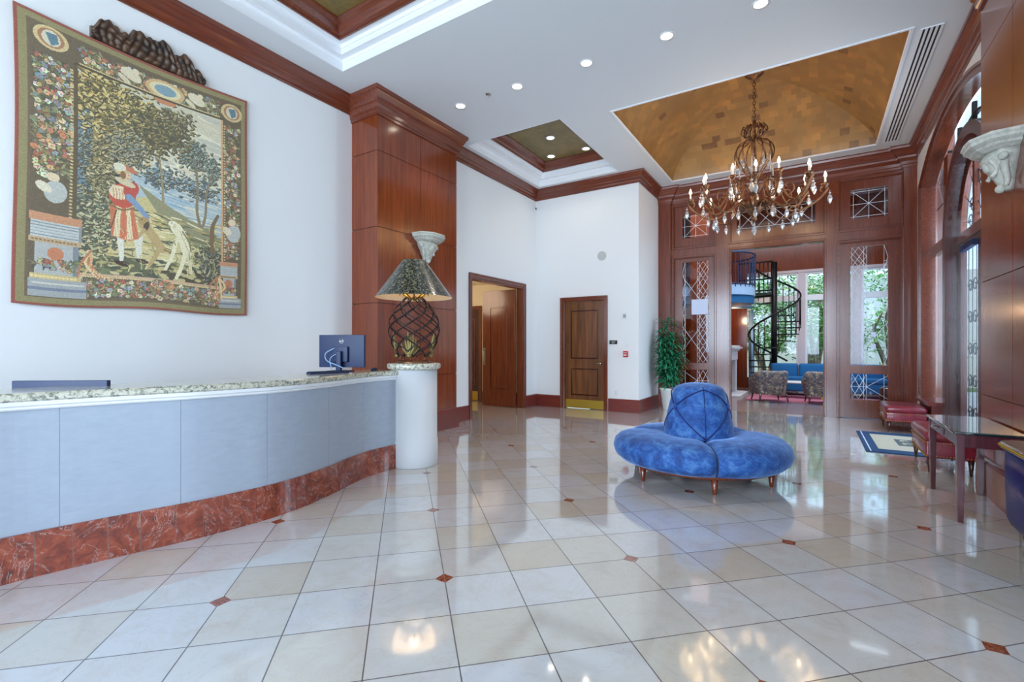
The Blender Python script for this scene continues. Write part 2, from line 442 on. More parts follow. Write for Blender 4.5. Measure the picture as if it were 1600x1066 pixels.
# right wall with the arched entrance opening
AY0, AY1, ASP, ARI = 6.35, 10.85, 4.15, .58
def arch_pts(y0, y1, zs, rise, n=28):
    c = (y0+y1)/2; hw = (y1-y0)/2; R = (hw*hw+rise*rise)/(2*rise); a = math.asin(min(1, hw/R))
    return [(c+R*math.sin(-a+2*a*i/n), zs+rise-R+R*math.cos(-a+2*a*i/n)) for i in range(n+1)]
def arch_strip(mb, x0, x1, outer, inner):
    """solid band between two polylines (y,z) of equal length"""
    n = len(outer)
    rings = [[(x0, *outer[i]), (x1, *outer[i]), (x1, *inner[i]), (x0, *inner[i])] for i in range(n)]
    mb.loft(rings, True, True, True, False)
ap = arch_pts(AY0, AY1, ASP, ARI)
b = MB(); b.box(XR, XR+.14, AY1, YS+.25, 0, H); b.box(XR, XR+.14, YB, AY0, 0, H)
arch_strip(b, XR, XR+.14, [(p[0], H) for p in ap], ap)
struct(b.build('wall_right', M['white']))
# back wall with two tall windows (behind the camera)
b = MB()
for x0, x1 in ((XL-.15, -5.2), (-2.6, -1.9), (.7, XR+.14)): b.box(x0, x1, YB-.15, YB, 0, H)
for x0, x1 in ((-5.2, -2.6), (-1.9, .7)): b.box(x0, x1, YB-.15, YB, 0, .6); b.box(x0, x1, YB-.15, YB, 4.4, H)
struct(b.build('wall_back', M['white']))
for i, (x0, x1) in enumerate(((-5.2, -2.6), (-1.9, .7))):
    b = MB().frame('y', x0, x1, .6, 4.4, .08, YB-.12, YB-.04)
    b.box((x0+x1)/2-.03, (x0+x1)/2+.03, YB-.12, YB-.04, .68, 4.32); b.box(x0+.08, x1-.08, YB-.12, YB-.04, 3.2, 3.27)
    struct(b.build('window_%d' % (8+i), M['cove']))
# ---- ceiling with three openings
CO = [(-5.32, -3.45, 6.86, 9.55), (-5.28, 1.05, -3.6, 4.13)]
VX0, VX1, VY0, VY1 = -2.66, .925, 7.08, 10.8
b = MB()
xs = sorted({XL-.15, -5.32, -5.28, -3.45, VX0, VX1, 1.05, XR+.14}); ys = sorted({YB, -3.6, 4.13, 6.86, 9.55, VY0, VY1, YS+.3})
for i in range(len(xs)-1):
    for j in range(len(ys)-1):
        cx, cy = (xs[i]+xs[i+1])/2, (ys[j]+ys[j+1])/2
        if any(a < cx < c and d < cy < e for a, c, d, e in CO+[(VX0, VX1, VY0, VY1)]): continue
        b.box(xs[i], xs[i+1], ys[j], ys[j+1], H, H+.06)
struct(b.build('ceiling', M['ceil']))
tn = [0]
def trim(mb, mat, label=None, **k):
    tn[0] += 1; return struct(mb.build('trim_%d' % tn[0], mat, **k))
for (x0, x1, y0, y1) in CO:
    pth = [(x0, y0), (x1, y0), (x1, y1), (x0, y1)]
    pr = [(-.02, H+.061), (.002, H+.061), (.002, H-.002), (.006, H-.002), (.006, H+.1), (.015, H+.1), (.03, H+.13), (.11, H+.13), (.11, H+.2), (.125, H+.2), (.14, H+.235), (.21, H+.235), (.21, H+.28), (-.02, H+.28)]
    trim(MB().sweep(pr, pth, True, 1), M['cove'])
    pw = [(.21, H+.225), (.235, H+.225), (.24, H+.25), (.27, H+.27), (.30, H+.33), (.34, H+.37), (.36, H+.375), (.36, H+.4), (.21, H+.4)]
    trim(MB().sweep(pw, pth, True, 1), M['woodx'])
    b = MB().box(x0+.2, x1-.2, y0+.2, y1-.2, H+.39, H+.43)
    struct(b.build('ceiling_coffer', M['gold']))
# ---- cloister vault
n = 48; hx, hy = (VX1-VX0)/2, (VY1-VY0)/2; vcx, vcy = (VX0+VX1)/2, (VY0+VY1)/2
RISE = .92
vm = bpy.data.meshes.new('ceiling_vault'); vs = []; fs = []; uvs = []
def vz(m): return H+.65*RISE*math.sqrt(max(0, 1-(1-m)**2))+.35*RISE*math.sin(PI/2*min(m, 1))
arc = [0]
for k in range(1, 401):
    m0, m1 = (k-1)/400, k/400; arc.append(arc[-1]+math.hypot((m1-m0)*hx, vz(m1)-vz(m0)))
for face in range(4):
    base = len(vs)
    for r in range(n+1):
        m = (r/n)**1.6; ext = 1-m
        for q in range(n+1):
            t_ = (q/n*2-1)*ext
            x, y = {0: (t_*hx, -ext*hy), 1: (ext*hx, t_*hy), 2: (-t_*hx, ext*hy), 3: (-ext*hx, -t_*hy)}[face]
            vs.append((vcx+x, vcy+y, vz(m))); uvs.append((t_*hx+face*10+.07, arc[int(m*400)]))
    for r in range(n):
        for q in range(n):
            a = base+r*(n+1)+q; fs.append((a, a+n+1, a+n+2, a+1))
vm.from_pydata(vs, [], fs); ul = vm.uv_layers.new(name='UVMap')
for p in vm.polygons:
    for li in p.loop_indices: ul.data[li].uv = uvs[vm.loops[li].vertex_index]
    p.use_smooth = True
vm.materials.append(M['vault'])
vo = bpy.data.objects.new('ceiling_vault', vm); C.objects.link(vo); struct(vo)
trim(MB().sweep([(-.03, H-.012), (0, H-.012), (.012, H), (0, H+.02), (-.03, H+.01)], [(VX0, VY0), (VX1, VY0), (VX1, VY1), (VX0, VY1)], True, 1), M['cove'])
# ---- crown mouldings
def crown(h, d):
    return [(0, H-h), (.02, H-h), (.022, H-h*.9), (.035, H-h*.86), (.04, H-h*.72), (d*.38, H-h*.62), (d*.45, H-h*.58), (d*.47, H-h*.5), (d*.62, H-h*.4), (d*.82, H-h*.22), (d*.86, H-h*.18), (d*.97, H-h*.16), (d, H-h*.06), (d, H), (0, H)]
CR = crown(.23, .15); CP = crown(.34, .15)
trim(MB().sweep(CR, [(XL, YB), (XL, 4.7)], False, -1), M['woody'])
trim(MB().sweep(CP, [(XL, 4.7), (XP, 4.7), (XP, 6.47), (XD, 6.47)], False, -1), M['woody'])
trim(MB().sweep(CR, [(XD, 6.47), (XD, YF), (-3.1, YF), (-3.1, YS)], False, -1), M['woodx'])
trim(MB().sweep(crown(.36, .22), [(-3.1, YS-.08), (-2.82, YS-.08), (-2.82, YS-.001), (1.37, YS-.001), (1.37, YS-.08), (XR, YS-.08)], False, -1), M['woodx'])
trim(MB().sweep(CR, [(XR, YS), (XR, 6.43)], False, -1), M['woody'])
trim(MB().sweep(CP, [(XR, 6.43), (1.37, 6.43), (1.37, 4.66), (XR, 4.66)], False, -1), M['woody'])
# ---- piers clad in cherry panels
def pier(name, x0, x1, y0, y1, face, seam):
    """x0..x1 body; face = +1 when the room is at +x"""
    core = MB().box(x0, x1, y0, y1, 0, H-.02).build(name, M['groove']); struct(core)
    zz = [.345, .93, 2.02, 3.11, 4.2, H-.03]; g = .004; t_ = .012
    pl = MB()
    for k in range(5):
        za, zb = zz[k]+g, zz[k+1]-g
        for ya, yb in ((y0-t_, seam-g), (seam+g, y1+t_)):
            if face > 0: pl.box(x1, x1+t_, ya, yb, za, zb)
            else: pl.box(x0-t_, x0, ya, yb, za, zb)
        pl.box(x0+.001, x1-.001 if face > 0 else x1-.001, y0-t_, y0, za, zb)
        pl.box(x0+.001, x1-.001, y1, y1+t_, za, zb)
    pl.build('panel', M['wood_panel'], core)
    f0 = x1 if face > 0 else x0
    pth = [(x0, y0), (x1, y0), (x1, y1), (x0, y1)] if face > 0 else [(x1, y1), (x0, y1), (x0, y0), (x1, y0)]
    MB().sweep([(.012, 0), (.045, 0), (.045, .30), (.035, .325), (.02, .335), (.012, .345)], pth, False, -1).build('plinth', M['wood_base'], core)
    return core
pier('wall_pier_left', XL-.1, XP-.012, 4.712, 6.458, 1, 5.575)
pier('wall_pier_right', 1.382, XR, 4.672, 6.418, -1, 5.54)
# ---- baseboards
BB = [(0, 0), (.022, 0), (.022, .255), (.014, .27), (0, .275)]
def bb(name, path, mat='woodx', side=-1): struct(MB().sweep(BB, path, False, side).build(name, M['wood_base']))
bb('baseboard_left', [(XL, YB), (XL, 4.65)])
bb('baseboard_left', [(XD, 6.52), (XD, DY0-.1)])
bb('baseboard_far', [(XD, DY1+.1), (XD, YF), (SX0-.09, YF)])
bb('baseboard_far', [(SX1+.09, YF), (-3.1, YF), (-3.1, YS-.1)])
bb('baseboard_right', [(XR, YS-.1), (XR, AY1+.12)])
bb('baseboard_right', [(XR, 4.6), (XR, YB)])
# ================================================================== PASSAGE AND DOORS
b = MB()
CS = [(0, 0), (.03, .0)]
cas = MB()
cas.box(XD, XD+.025, DY0-.085, DY0, 0, DZ+.085); cas.box(XD, XD+.025, DY1, DY1+.085, 0, DZ+.085); cas.box(XD, XD+.025, DY0, DY1, DZ, DZ+.085)
cas.box(XD+.025, XD+.037, DY0-.085, DY0-.06, 0, DZ+.085); cas.box(XD+.025, XD+.037, DY1+.06, DY1+.085, 0, DZ+.085); cas.box(XD+.025, XD+.037, DY0-.06, DY1+.06, DZ+.06, DZ+.085)
cas.box(XD-.15, XD, DY0, DY0+.025, 0, DZ); cas.box(XD-.15, XD, DY1-.025, DY1, 0, DZ); cas.box(XD-.15, XD, DY0+.025, DY1-.025, DZ-.03, DZ)
d1 = struct(cas.build('door_1', M['wood'], bevel=.003))
lf = MB(); lx0, lx1, ly = XD-1.06, XD-.16, DY1-.085
lf.box(lx0, lx1, ly, ly+.045, .012, DZ-.035)
leaf = lf.build('door_leaf', M['wood'], d1, bevel=.003)
MB().frame('y', lx0+.2, lx1-.22, .42, DZ-.42, .03, ly-.012, ly).build('panel_moulding', M['wood'], leaf, bevel=.004)
hb = MB().tube([(lx0+.05, ly, 1.02), (lx0+.05, ly-.05, 1.02), (lx0+.05, ly-.05, 1.3), (lx0+.05, ly, 1.3)], .009); hb.box(lx0+.02, lx0+.08, ly-.006, ly, .96, 1.36)
hb.build('pull_handle', M['nickel'], leaf)
# corridor beyond
b = MB(); b.box(-8.9, -8.75, 5, YF+.15, 0, 2.95); b.box(-8.9, XD-.15, YF+.001, YF+.15, 0, 2.95); b.box(-8.9, XL-.16, 4.9, 5, 0, 2.95); b.box(-6.05, -5.95, 4.9, 6.4, 0, 2.95)
struct(b.build('wall_corridor', M['corridor']))
struct(MB().box(-8.9, XD-.15, 4.9, YF+.15, 2.95, 3.0).build('ceiling_corridor', M['corridor']))
bb('baseboard_corridor', [(-7.1, YF), (XD-.16, YF)], side=-1)
b = MB().frame('y', -8.15, -7.12, 0, 2.42, .09, YF-.03, YF-.001, False)
d5 = struct(b.build('door_5', M['wood'], bevel=.003))
b = MB().box(-8.06, -7.21, YF-.02, YF-.001, .01, 2.33); dl = b.build('door_leaf', M['wood_dark'], d5)
MB().box(-8.03, -7.24, YF-.026, YF-.0205, .02, .25).build('kick_plate', M['kick'], dl)
MB().frame('y', -7.95, -7.32, .4, 2.1, .03, YF-.03, YF-.0205).build('panel_moulding', M['wood'], dl)
light('corridor_lamp', 'POINT', (-7.2, 8.0, 2.6), 40, (1, .82, .58), radius=.4)
# small door
b = MB()
b.frame('y', SX0-.075, SX1+.075, 0, SZ+.075, .085, YF-.025, YF, False); b.frame('y', SX0-.075, SX1+.075, 0, SZ+.075, .03, YF-.04, YF-.025, False)
b.box(SX0, SX0+.02, YF, YF+.14, 0, SZ); b.box(SX1-.02, SX1, YF, YF+.14, 0, SZ); b.box(SX0+.02, SX1-.02, YF, YF+.14, SZ-.02, SZ)
d2 = struct(b.build('door_2', M['wood'], bevel=.003))
leaf = MB().box(SX0+.022, SX1-.022, YF+.05, YF+.095, .01, SZ-.022).build('door_leaf', M['walnut'], d2, bevel=.003)
for z0, z1 in ((1.12, 2.2), (.3, .9)):
    MB().frame('y', SX0+.16, SX1-.16, z0, z1, .025, YF+.04, YF+.052).build('panel_moulding', M['wood_dark'], leaf, bevel=.004)
MB().box(SX0+.03, SX1-.03, YF+.043, YF+.0498, .015, .2).build('kick_plate', M['kick'], leaf)
hb = MB().sphere((SX1-.09, YF-.005, 1.02), .03); hb.tube([(SX1-.09, YF-.01, 1.02), (SX1-.09, YF+.05, 1.02)], .01); hb.tube([(SX1-.09, YF-.0, 1.02), (SX1-.21, YF-.0, 1.015)], .009)
hb.build('door_handle', M['nickel'], leaf)
# ================================================================== GLAZED CHERRY SCREEN
wallscreen = MB()
Y0, Y1 = YS, YS+.25
for x0, x1 in ((-2.82, -2.78), (-1.88, -1.57), (.15, .39), (1.37, 1.6)): wallscreen.box(x0, x1, Y0, Y1, 0, H)
wallscreen.box(-3.1, -2.82, Y0-.08, Y1, 0, H); wallscreen.box(1.37, XR, Y0-.08, Y0, 0, H)
for x0, x1 in ((-2.78, -1.88), (.39, 1.37), (-1.57, .15)):
    wallscreen.box(x0, x1, Y0, Y1, 3.5 if x1 > .1 and x0 < -1 else 3.42, 3.66); wallscreen.box(x0, x1, Y0, Y1, 4.62, H)
ws = struct(wallscreen.build('wall_screen', M['wood']))
mo = MB()
def ridge(x0, x1, z0, z1, bottom=True):
    mo.frame('y', x0-.035, x1+.035, z0-.035 if bottom else 0, z1+.035, .035, Y0-.018, Y0+.001, bottom)
    mo.frame('y', x0, x1, z0 if bottom else 0, z1, .018, Y0-.008, Y0+.02, bottom)
ridge(-1.57, .15, 0, 3.5, False)
for x0, x1 in ((-2.78, -1.88), (.39, 1.37)): ridge(x0, x1, 0, 3.42, False); ridge(x0, x1, 3.66, 4.62)
ridge(-1.57, .15, 3.66, 4.62)
mo.build('moulding', M['woodx'], ws, bevel=.006)
pb = MB()
for x0, x1 in ((-3.1, -2.82), (1.37, XR)): pb.box(x0-.0, x1+.0, Y0-.11, Y0-.08, 0, .3)
pb.build('plinth', M['wood_base'], ws, bevel=.004)
def bars(segs, x0, z0, W_, H_, y, r=.006):
    m = MB()
    for a, c, d, e in segs:
        m.tube([(x0+a*W_, y, z0+c*H_), (x0+d*W_, y, z0+e*H_)], r, 4)
    return m
def transom(name, x0, x1, gx0, gx1, gz0, gz1, segs, lab):
    f = MB(); yy = Y0+.04
    f.box(x0, gx0, yy, yy+.05, 3.66, 4.62); f.box(gx1, x1, yy, yy+.05, 3.66, 4.62); f.box(gx0, gx1, yy, yy+.05, 3.66, gz0); f.box(gx0, gx1, yy, yy+.05, gz1, 4.62)
    w_ = struct(f.build(name, M['wood']))
    MB().box(gx0, gx1, yy+.02, yy+.026, gz0, gz1).build('glass', M['glass'], w_)
    bars(segs, gx0, gz0, gx1-gx0, gz1-gz0, yy+.015, .004).build('leading', M['lead'], w_)
SQ = [(.08, 0, .08, 1), (.92, 0, .92, 1), (0, .08, 1, .08), (0, .92, 1, .92), (.08, .08, .92, .92), (.08, .92, .92, .08), (.5, 0, .5, 1), (0, .5, 1, .5)]
transom('window_1', -2.78, -1.88, -2.58, -2.01, 3.87, 4.41, SQ, '')
transom('window_3', .39, 1.37, .576, 1.153, 3.86, 4.43, SQ, '')
SC_ = [(0, .12, 1, .12), (0, .88, 1, .88), (.04, 0, .04, 1), (.96, 0, .96, 1)]
for k in range(4): a = .04+k*.23; SC_ += [(a, .12, a+.23, .88), (a, .88, a+.23, .12)]
transom('window_2', -1.57, .15, -1.44, 0.0, 3.885, 4.35, SC_, '')
def screen_leaf(name, x0, x1, gx0, gx1, zz, flip):
    f = MB(); yy = Y0+.04; z_ = [0.01]+list(zz)+[3.42]   # zz = low0, low1, up0, up1
    f.box(x0, gx0, yy, yy+.05, 0.01, 3.42); f.box(gx1, x1, yy, yy+.05, .01, 3.42)
    f.box(gx0, gx1, yy, yy+.05, .01, zz[0]); f.box(gx0, gx1, yy, yy+.05, zz[1], zz[2]); f.box(gx0, gx1, yy, yy+.05, zz[3], 3.42)
    d = struct(f.build(name, M['wood']))
    W_ = gx1-gx0
    for (z0, z1, n_) in ((zz[0], zz[1], 1), (zz[2], zz[3], 4)):
        MB().box(gx0, gx1, yy+.02, yy+.026, z0, z1).build('glass', M['glass'], d)
        sg = [(.04, 0, .04, 1), (.36, 0, .36, 1), (.44, 0, .44, 1), (.9, 0, .9, 1)]
        m_ = 1 if n_ == 1 else 6
        for k in range(m_):
            a, c = k/m_, (k+1)/m_; h_ = (a+c)/2
            sg += [(0, h_, .22, a+.02/m_), (.22, a+.02/m_, .44, h_), (0, h_, .22, c-.02/m_), (.22, c-.02/m_, .44, h_), (.04, a, .44, c), (.04, c, .44, a)]
        if n_ > 1:
            for k in range(2): a = k*.5; sg += [(0, a, 1, a+.36), (0, a+.46, 1, a+.12)]
            for k in range(5): sg += [(.9, k*.2, 1, k*.2+.1), (1, k*.2+.1, .9, k*.2+.2), (.9, k*.2+.07, 1, k*.2+.07)]
        else: sg += [(.44, .5, 1, .95), (.44, .5, 1, .05), (0, .5, .44, .5)]
        if flip: sg = [(1-a, c, 1-d_, e) for a, c, d_, e in sg]
        bars(sg, gx0, z0, W_, z1-z0, yy+.014, .004).build('leading', M['lead'], d)
    return d
dL = screen_leaf('door_3', -2.78, -1.88, -2.58, -2.01, (.37, .866, 1.02, 3.32), True)
dR = screen_leaf('door_4', .39, 1.37, .576, 1.153, (.37, .866, 1.03, 3.32), False)
for i, (x, z) in enumerate(((.935, 1.62), (.935, 1.39))):
    o = MB().box(x-.035, x+.035, YS+.03, YS+.036, z-.045+.0, z+.045).build('sticker', M['paper'])
    tag(o, 'small white sticker on the right-hand leaded glass panel, ' + ('upper' if i == 0 else 'lower') + ' of two', 'sticker', 'stickers on the right glass panel')
b = MB().box(-2.38, -2.03, YS+.045, YS+.0495, 2.12, 2.46); b.box(-2.21, -2.20, YS+.044, YS+.0455, 2.12, 2.46)
tag(b.build('paper_notice', M['paper']), 'white paper notice taped to the left leaded glass panel above the potted plant', 'notice')
# ================================================================== ARCHED ENTRANCE (right wall)
XA = XR+.145   # 1.705 plane of the inner glazing
b = MB()
inn = arch_pts(AY0+.13, AY1-.13, ASP-.03, ARI-.07)
arch_strip(b, XR-.03, XA+.02, ap, inn)
b.box(XR-.03, XA+.02, AY1-.13, AY1, .52, ASP); b.box(XR-.03, XA+.02, AY0, AY0+.13, .52, ASP)
rim = MB(); arch_strip(rim, XR-.05, XR-.03, arch_pts(AY0-.03, AY1+.03, ASP, ARI+.03), arch_pts(AY0+.02, AY1-.02, ASP, ARI-.01))
rim.box(XR-.05, XR-.03, AY1-.02, AY1+.03, .52, ASP); rim.box(XR-.05, XR-.03, AY0-.03, AY0+.02, .52, ASP)
ar = struct(b.build('door_6', M['woody']))
rim.build('moulding', M['woody'], ar)
# sidelights, posts, transom bar
PC, PR_, PZ = 8.55, 1.2, 3.05              # portal centre, radius, springing
b = MB()
for s_ in (1, -1):
    ya, yb = PC+s_*(PR_+.0), PC+s_*(PR_+.34)
    b.box(XA, XA+.08, min(ya, yb), max(ya, yb), .52, 4.72) if False else None
    b.box(XA, XA+.08, *(sorted((PC+s_*1.2, PC+s_*1.46))), 0, 4.35)
    b.box(XA-.02, XA+.06, *(sorted((PC+s_*1.46, PC+s_*2.17))), 2.92, 3.1)
    for zc in (3.7,): b.box(XA+.03, XA+.05, *(sorted((PC+s_*1.46, PC+s_*2.17))), zc-.01, zc+.01)
b.build('post', M['woody'], ar)
lg = MB()
for s_ in (1, -1):
    lg.box(XR-.08, XA+.12, *(sorted((PC+s_*1.25, PC+s_*2.3))), .46, .52)
    lg.box(XR-.03, XA+.1, *(sorted((PC+s_*1.28, PC+s_*2.29))), .0, .46)
lg.build('sill', M['wood_base'], ar, bevel=.008)
gm = MB()
for s_ in (1, -1): gm.box(XA+.03, XA+.036, *(sorted((PC+s_*1.46, PC+s_*2.12))), .52, 4.3)
gm.build('glass', M['glass'], ar)
# upper glazing between portal arch and outer arch
def circ(c, r, z, n=28, a0=0, a1=PI): return [(c+r*math.cos(a1+(a0-a1)*i/n), z+r*math.sin(a1+(a0-a1)*i/n)) for i in range(n+1)]
b = MB()
o_ = circ(PC, PR_+.06, PZ); i_ = circ(PC, PR_-.1, PZ); i2 = circ(PC, PR_-.2, PZ)
arch_strip(b, XA-.05, XA+.04, o_, i_); arch_strip(b, XA+.04, XA+.2, circ(PC, PR_+.0, PZ), i_)
for s_ in (1, -1): b.box(XA-.05, XA+.2, *(sorted((PC+s_*(PR_-.1), PC+s_*(PR_+.06)))), 0, PZ)
pt = b.build('portal_frame', M['wood_dark'], ar)
b = MB(); arch_strip(b, XA+.11, XA+.17, i_, i2)
b.box(XA+.09, XA+.18, PC-PR_+.1, PC+PR_-.1, PZ-.14, PZ)
for y in (PC-.32, PC+.32): b.box(XA+.11, XA+.17, y-.05, y+.05, PZ, PZ+.98)
b.build('fanlight_frame', M['woody'], ar)
b = MB()
ys_ = [PC-PR_+.1, PC-.003, PC+.003, PC+PR_-.1]
for k in (0, 2):
    ya, yb = ys_[k], ys_[k+1]
    b.frame('x', ya, yb, .02, PZ-.14, .10, XA+.11, XA+.16)
dl = b.build('entrance_leaf', M['wood_dark'], ar)
gm = MB()
for k in (0, 2): gm.box(XA+.13, XA+.136, ys_[k]+.10, ys_[k+1]-.10, .12, PZ-.24)
gm.prism(circ(PC, PR_-.2, PZ), 'x', XA+.135, XA+.14)
gm.build('glass', M['glass'], dl)
cl = MB().box(XA+.05, XA+.11, PC+.1, PC+.75, PZ-.3, PZ-.22); cl.box(XA+.02, XA+.05, PC+.5, PC+.56, PZ-.27, PZ-.24)
cl.build('door_closer', M['darkplastic'], dl)
ir = MB()
def scroll(cy, cz, r, turns, sgn, x):
    return [(x, cy+sgn*r*(1-.75*t/24)*math.cos(turns*2*PI*t/24), cz+r*(1-.75*t/24)*math.sin(turns*2*PI*t/24)) for t in range(25)]
for k in (0, 2):
    yc = (ys_[k]+ys_[k+1])/2
    for z in (.45, .9, 1.35, 1.8, 2.25):
        for s_ in (1, -1): ir.tube(scroll(yc+s_*.12, z, .11, 1.25, s_, XA+.15), .008, 5)
    for s_ in (-.2, 0, .2): ir.tube([(XA+.15, yc+s_, .15), (XA+.15, yc+s_, PZ-.27)], .006, 5)
for k in range(9):
    a = PI*(k+.5)/9
    ir.tube([(XA+.15, PC+.25*math.cos(a), PZ+.25*math.sin(a)), (XA+.15, PC+.98*math.cos(a), PZ+.98*math.sin(a))], .007, 5)
    ir.tube(scroll(PC+.66*math.cos(a), PZ+.66*math.sin(a), .12, 1.25, 1, XA+.15), .007, 5)
ir.build('iron_scrollwork', M['black'], dl)
b = MB(); arch_strip(b, XA+.05, XA+.056, arch_pts(AY0+.13, AY1-.13, ASP-.03, ARI-.07), [(PC+PR_*1.0*math.cos(PI-PI*i/28)*1.0, PZ+PR_*math.sin(PI*i/28)) for i in range(29)])
b.build('transom_glass', M['glass'], ar)
b = MB()
for y in (PC-1.35, PC-.75, PC, PC+.75, PC+1.35):
    t_ = (y-PC)/PR_; zb = PZ+PR_*math.sqrt(max(0, 1-t_*t_)) if abs(t_) < 1 else PZ
    zt = ASP+ARI-.12-((y-PC)/2.25)**2*.5
    b.box(XA+.03, XA+.08, y-.02, y+.02, zb, zt)
arch_strip(b, XA+.03, XA+.08, circ(PC, PR_+.2, PZ), circ(PC, PR_+.17, PZ))
b.build('transom_bar', M['black'], ar)
# ================================================================== LOUNGE BEYOND THE SCREEN
LY1 = 17.9
struct(MB().box(-4.7, 1.95, YS, LY1+.2, -.1, .0).build('floor_lounge', M['lounge_floor']))
b = MB(); b.box(-4.7, -1.95, LY1, LY1+.15, 0, 6.0); b.box(-1.95, 2.1, LY1, LY1+.15, 3.76, 6.0); b.box(-1.95, 2.1, LY1, LY1+.15, 0, .35)
for x in (-1.9, -1.34, -1.3): pass
struct(b.build('wall_lounge_far', M['wood_panel']))
struct(MB().box(-4.85, -4.7, YS, LY1+.15, 0, 6).build('wall_lounge_left', M['wood_panel']))
b = MB(); b.box(1.95, 2.1, YS+.1, LY1+.15, 0, 1.0); b.box(1.95, 2.1, YS+.1, LY1+.15, 3.6, 6.0)
for y in (YS+.1, 13.5, 15.6, 17.5): b.box(1.95, 2.1, y, y+.5, 1, 3.6)
b.box(1.6, 1.95, YS+.1, YS+.25, 0, 6)
struct(b.build('wall_lounge_right', M['wood_panel']))
struct(MB().box(-4.85, 2.1, YS+.25, LY1+.15, 6, 6.1).build('ceiling_lounge', M['ceil']))
b = MB(); b.box(-4.85, -3.1, YS+.0, YS+.25, 0, 6); b.box(-3.1, 2.1, YS+.25, YS+.3, H, 6)
struct(b.build('wall_lounge_near', M['wood']))
WX = [(-1.9, -.46), (-.27, .98), (1.17, 1.93)]
for i, (x0, x1) in enumerate(WX):
    b = MB().frame('y', x0, x1, .35, 3.76, .06, LY1-.02, LY1+.1); b.box(x0+.06, x1-.06, LY1-.02, LY1+.1, 2.86, 3.04)
    wn_ = struct(b.build('window_%d' % (4+i), M['cove']))
    MB().box(x0+.06, x1-.06, LY1+.04, LY1+.046, .41, 3.7).build('glass', M['glass'], wn_)
b = MB()
for x0, x1 in ((-.46, -.27), (.98, 1.17)): b.box(x0, x1, LY1-.06, LY1+.14, 0, 3.76)
b.box(-1.95, 1.95, LY1-.08, LY1, 3.76, 3.84)
trim(b, plain('pale_post', (208, 196, 200), .4))
# gallery balcony with rounded end
bc = thing('balcony', (-2.9, 15.3, 0), 'pale blue curved gallery balcony with dark railing, seen through the doorway', 'balcony', kind='structure')
def arcp(cx, cy, r, a0, a1, n=20): return [(cx+r*math.cos(a0+(a1-a0)*i/n), cy+r*math.sin(a0+(a1-a0)*i/n)) for i in range(n+1)]
bo = [(-1.8, -1.0)]+arcp(.45, 0, 1.0, -PI/2, PI/2, 20)+[(-1.8, 1.0)]
MB().prism(bo, 'z', 2.84, 3.14).build('fascia', M['bluefascia'], bc)
MB().prism([(x*.98, y*.96) for x, y in bo], 'z', 2.62, 2.84).build('soffit', M['sofa'], bc)
b = MB()
for zr in (3.14, 4.02): b.tube([(x, y, zr) for x, y in bo], .02, 6)
b.build('rail', M['navy'], bc)
pts_ = []
L_ = [Vector(p) for p in bo]
for k in range(len(L_)-1):
    d_ = (L_[k+1]-L_[k]).length; m_ = max(1, int(d_/.1))
    for q in range(m_): pts_.append(L_[k].lerp(L_[k+1], q/m_))
bal0 = MB().box(-.011, .011, -.011, .011, 3.06, 4.02).build('baluster', M['navy'], bc, loc=(pts_[0].x, pts_[0].y, 0))
for p in pts_[1:]:
    o = bal0.copy(); o.location = (p.x, p.y, 0); o.parent = bc; C.objects.link(o)
b = MB().lathe([(.07, 0), (.07, 2.6)], 1.1, 2.35, 16)
b.tube([(-1.0, -.9, 2.6), (1.1, 2.35, 2.7)], .06, 8)
b.build('support_column', M['bluefascia'], bc)
# ---- spiral staircase
SPX, SPY = -1.07, 16.75
st = thing('spiral_staircase', (SPX, SPY, 0), 'black iron spiral staircase with slim balusters rising before the lounge windows', 'staircase')
MB().lathe([(.085, 0), (.085, 3.98), (.04, 4.0)], 0, 0, 16).build('pole', M['black'], st)
RS = .70
# camera sees it along the view direction; angle 0 = to the right in view, going down passes the front
va = math.radians(32.567)
def sp(theta, r, z): # theta measured from view right, counter-clockwise seen from above
    a = theta+va; return (r*math.cos(a), r*math.sin(a), z)
PITCH = 2.4
def th(z): return (z-2.2)/PITCH*2*PI       # z=2.2 at the right; descending -> negative theta -> front
nt_ = 15; hs = 3.0/nt_
for k in range(nt_):
    z = hs*(k+.85); t0 = th(z)-.26; t1 = th(z)+.26
    prof = [sp(t0, .05, 0)[:2], sp(t0, RS, 0)[:2], sp((t0+t1)/2, RS*1.02, 0)[:2], sp(t1, RS, 0)[:2], sp(t1, .05, 0)[:2]]
    MB().prism(prof, 'z', z-.035, z).build('tread', M['black'], st)
rail = [sp(th(z), RS, z+.93) for z in np.linspace(.0, 3.0, 60)]
MB().tube(rail, .03, 8).build('handrail', M['black'], st)
for k in range(nt_*2):
    z = hs*(k/2+.85)
    if z > 3.02: break
    t_ = th(z)
    MB().tube([sp(t_, RS, z-.02), sp(t_, RS, z+.93)], .013, 5).build('baluster', M['black'], st)
# landing bridge to the balcony
ld = MB(); ld.box(-1.0, -.05, -.3, .35, 2.97, 3.03); ld.build('landing', M['black'], st)
ld = MB()
for z in (3.1, 3.45, 3.97): ld.tube([(-.95, -.3, z), (0, -.3, z)], .025, 6)
for k in range(9): ld.tube([(-.95+k*.115, -.3, 3.03), (-.95+k*.115, -.3, 3.97)], .013, 5)
for k in range(4):
    for s_ in (1, -1):
        ld.tube([(-.87+k*.22+s_*.05*math.cos(a), -.3, 3.58+.07*math.sin(a)) for a in np.linspace(0, 2*PI, 12)], .008, 4)
ld.build('landing_railing', M['black'], st)
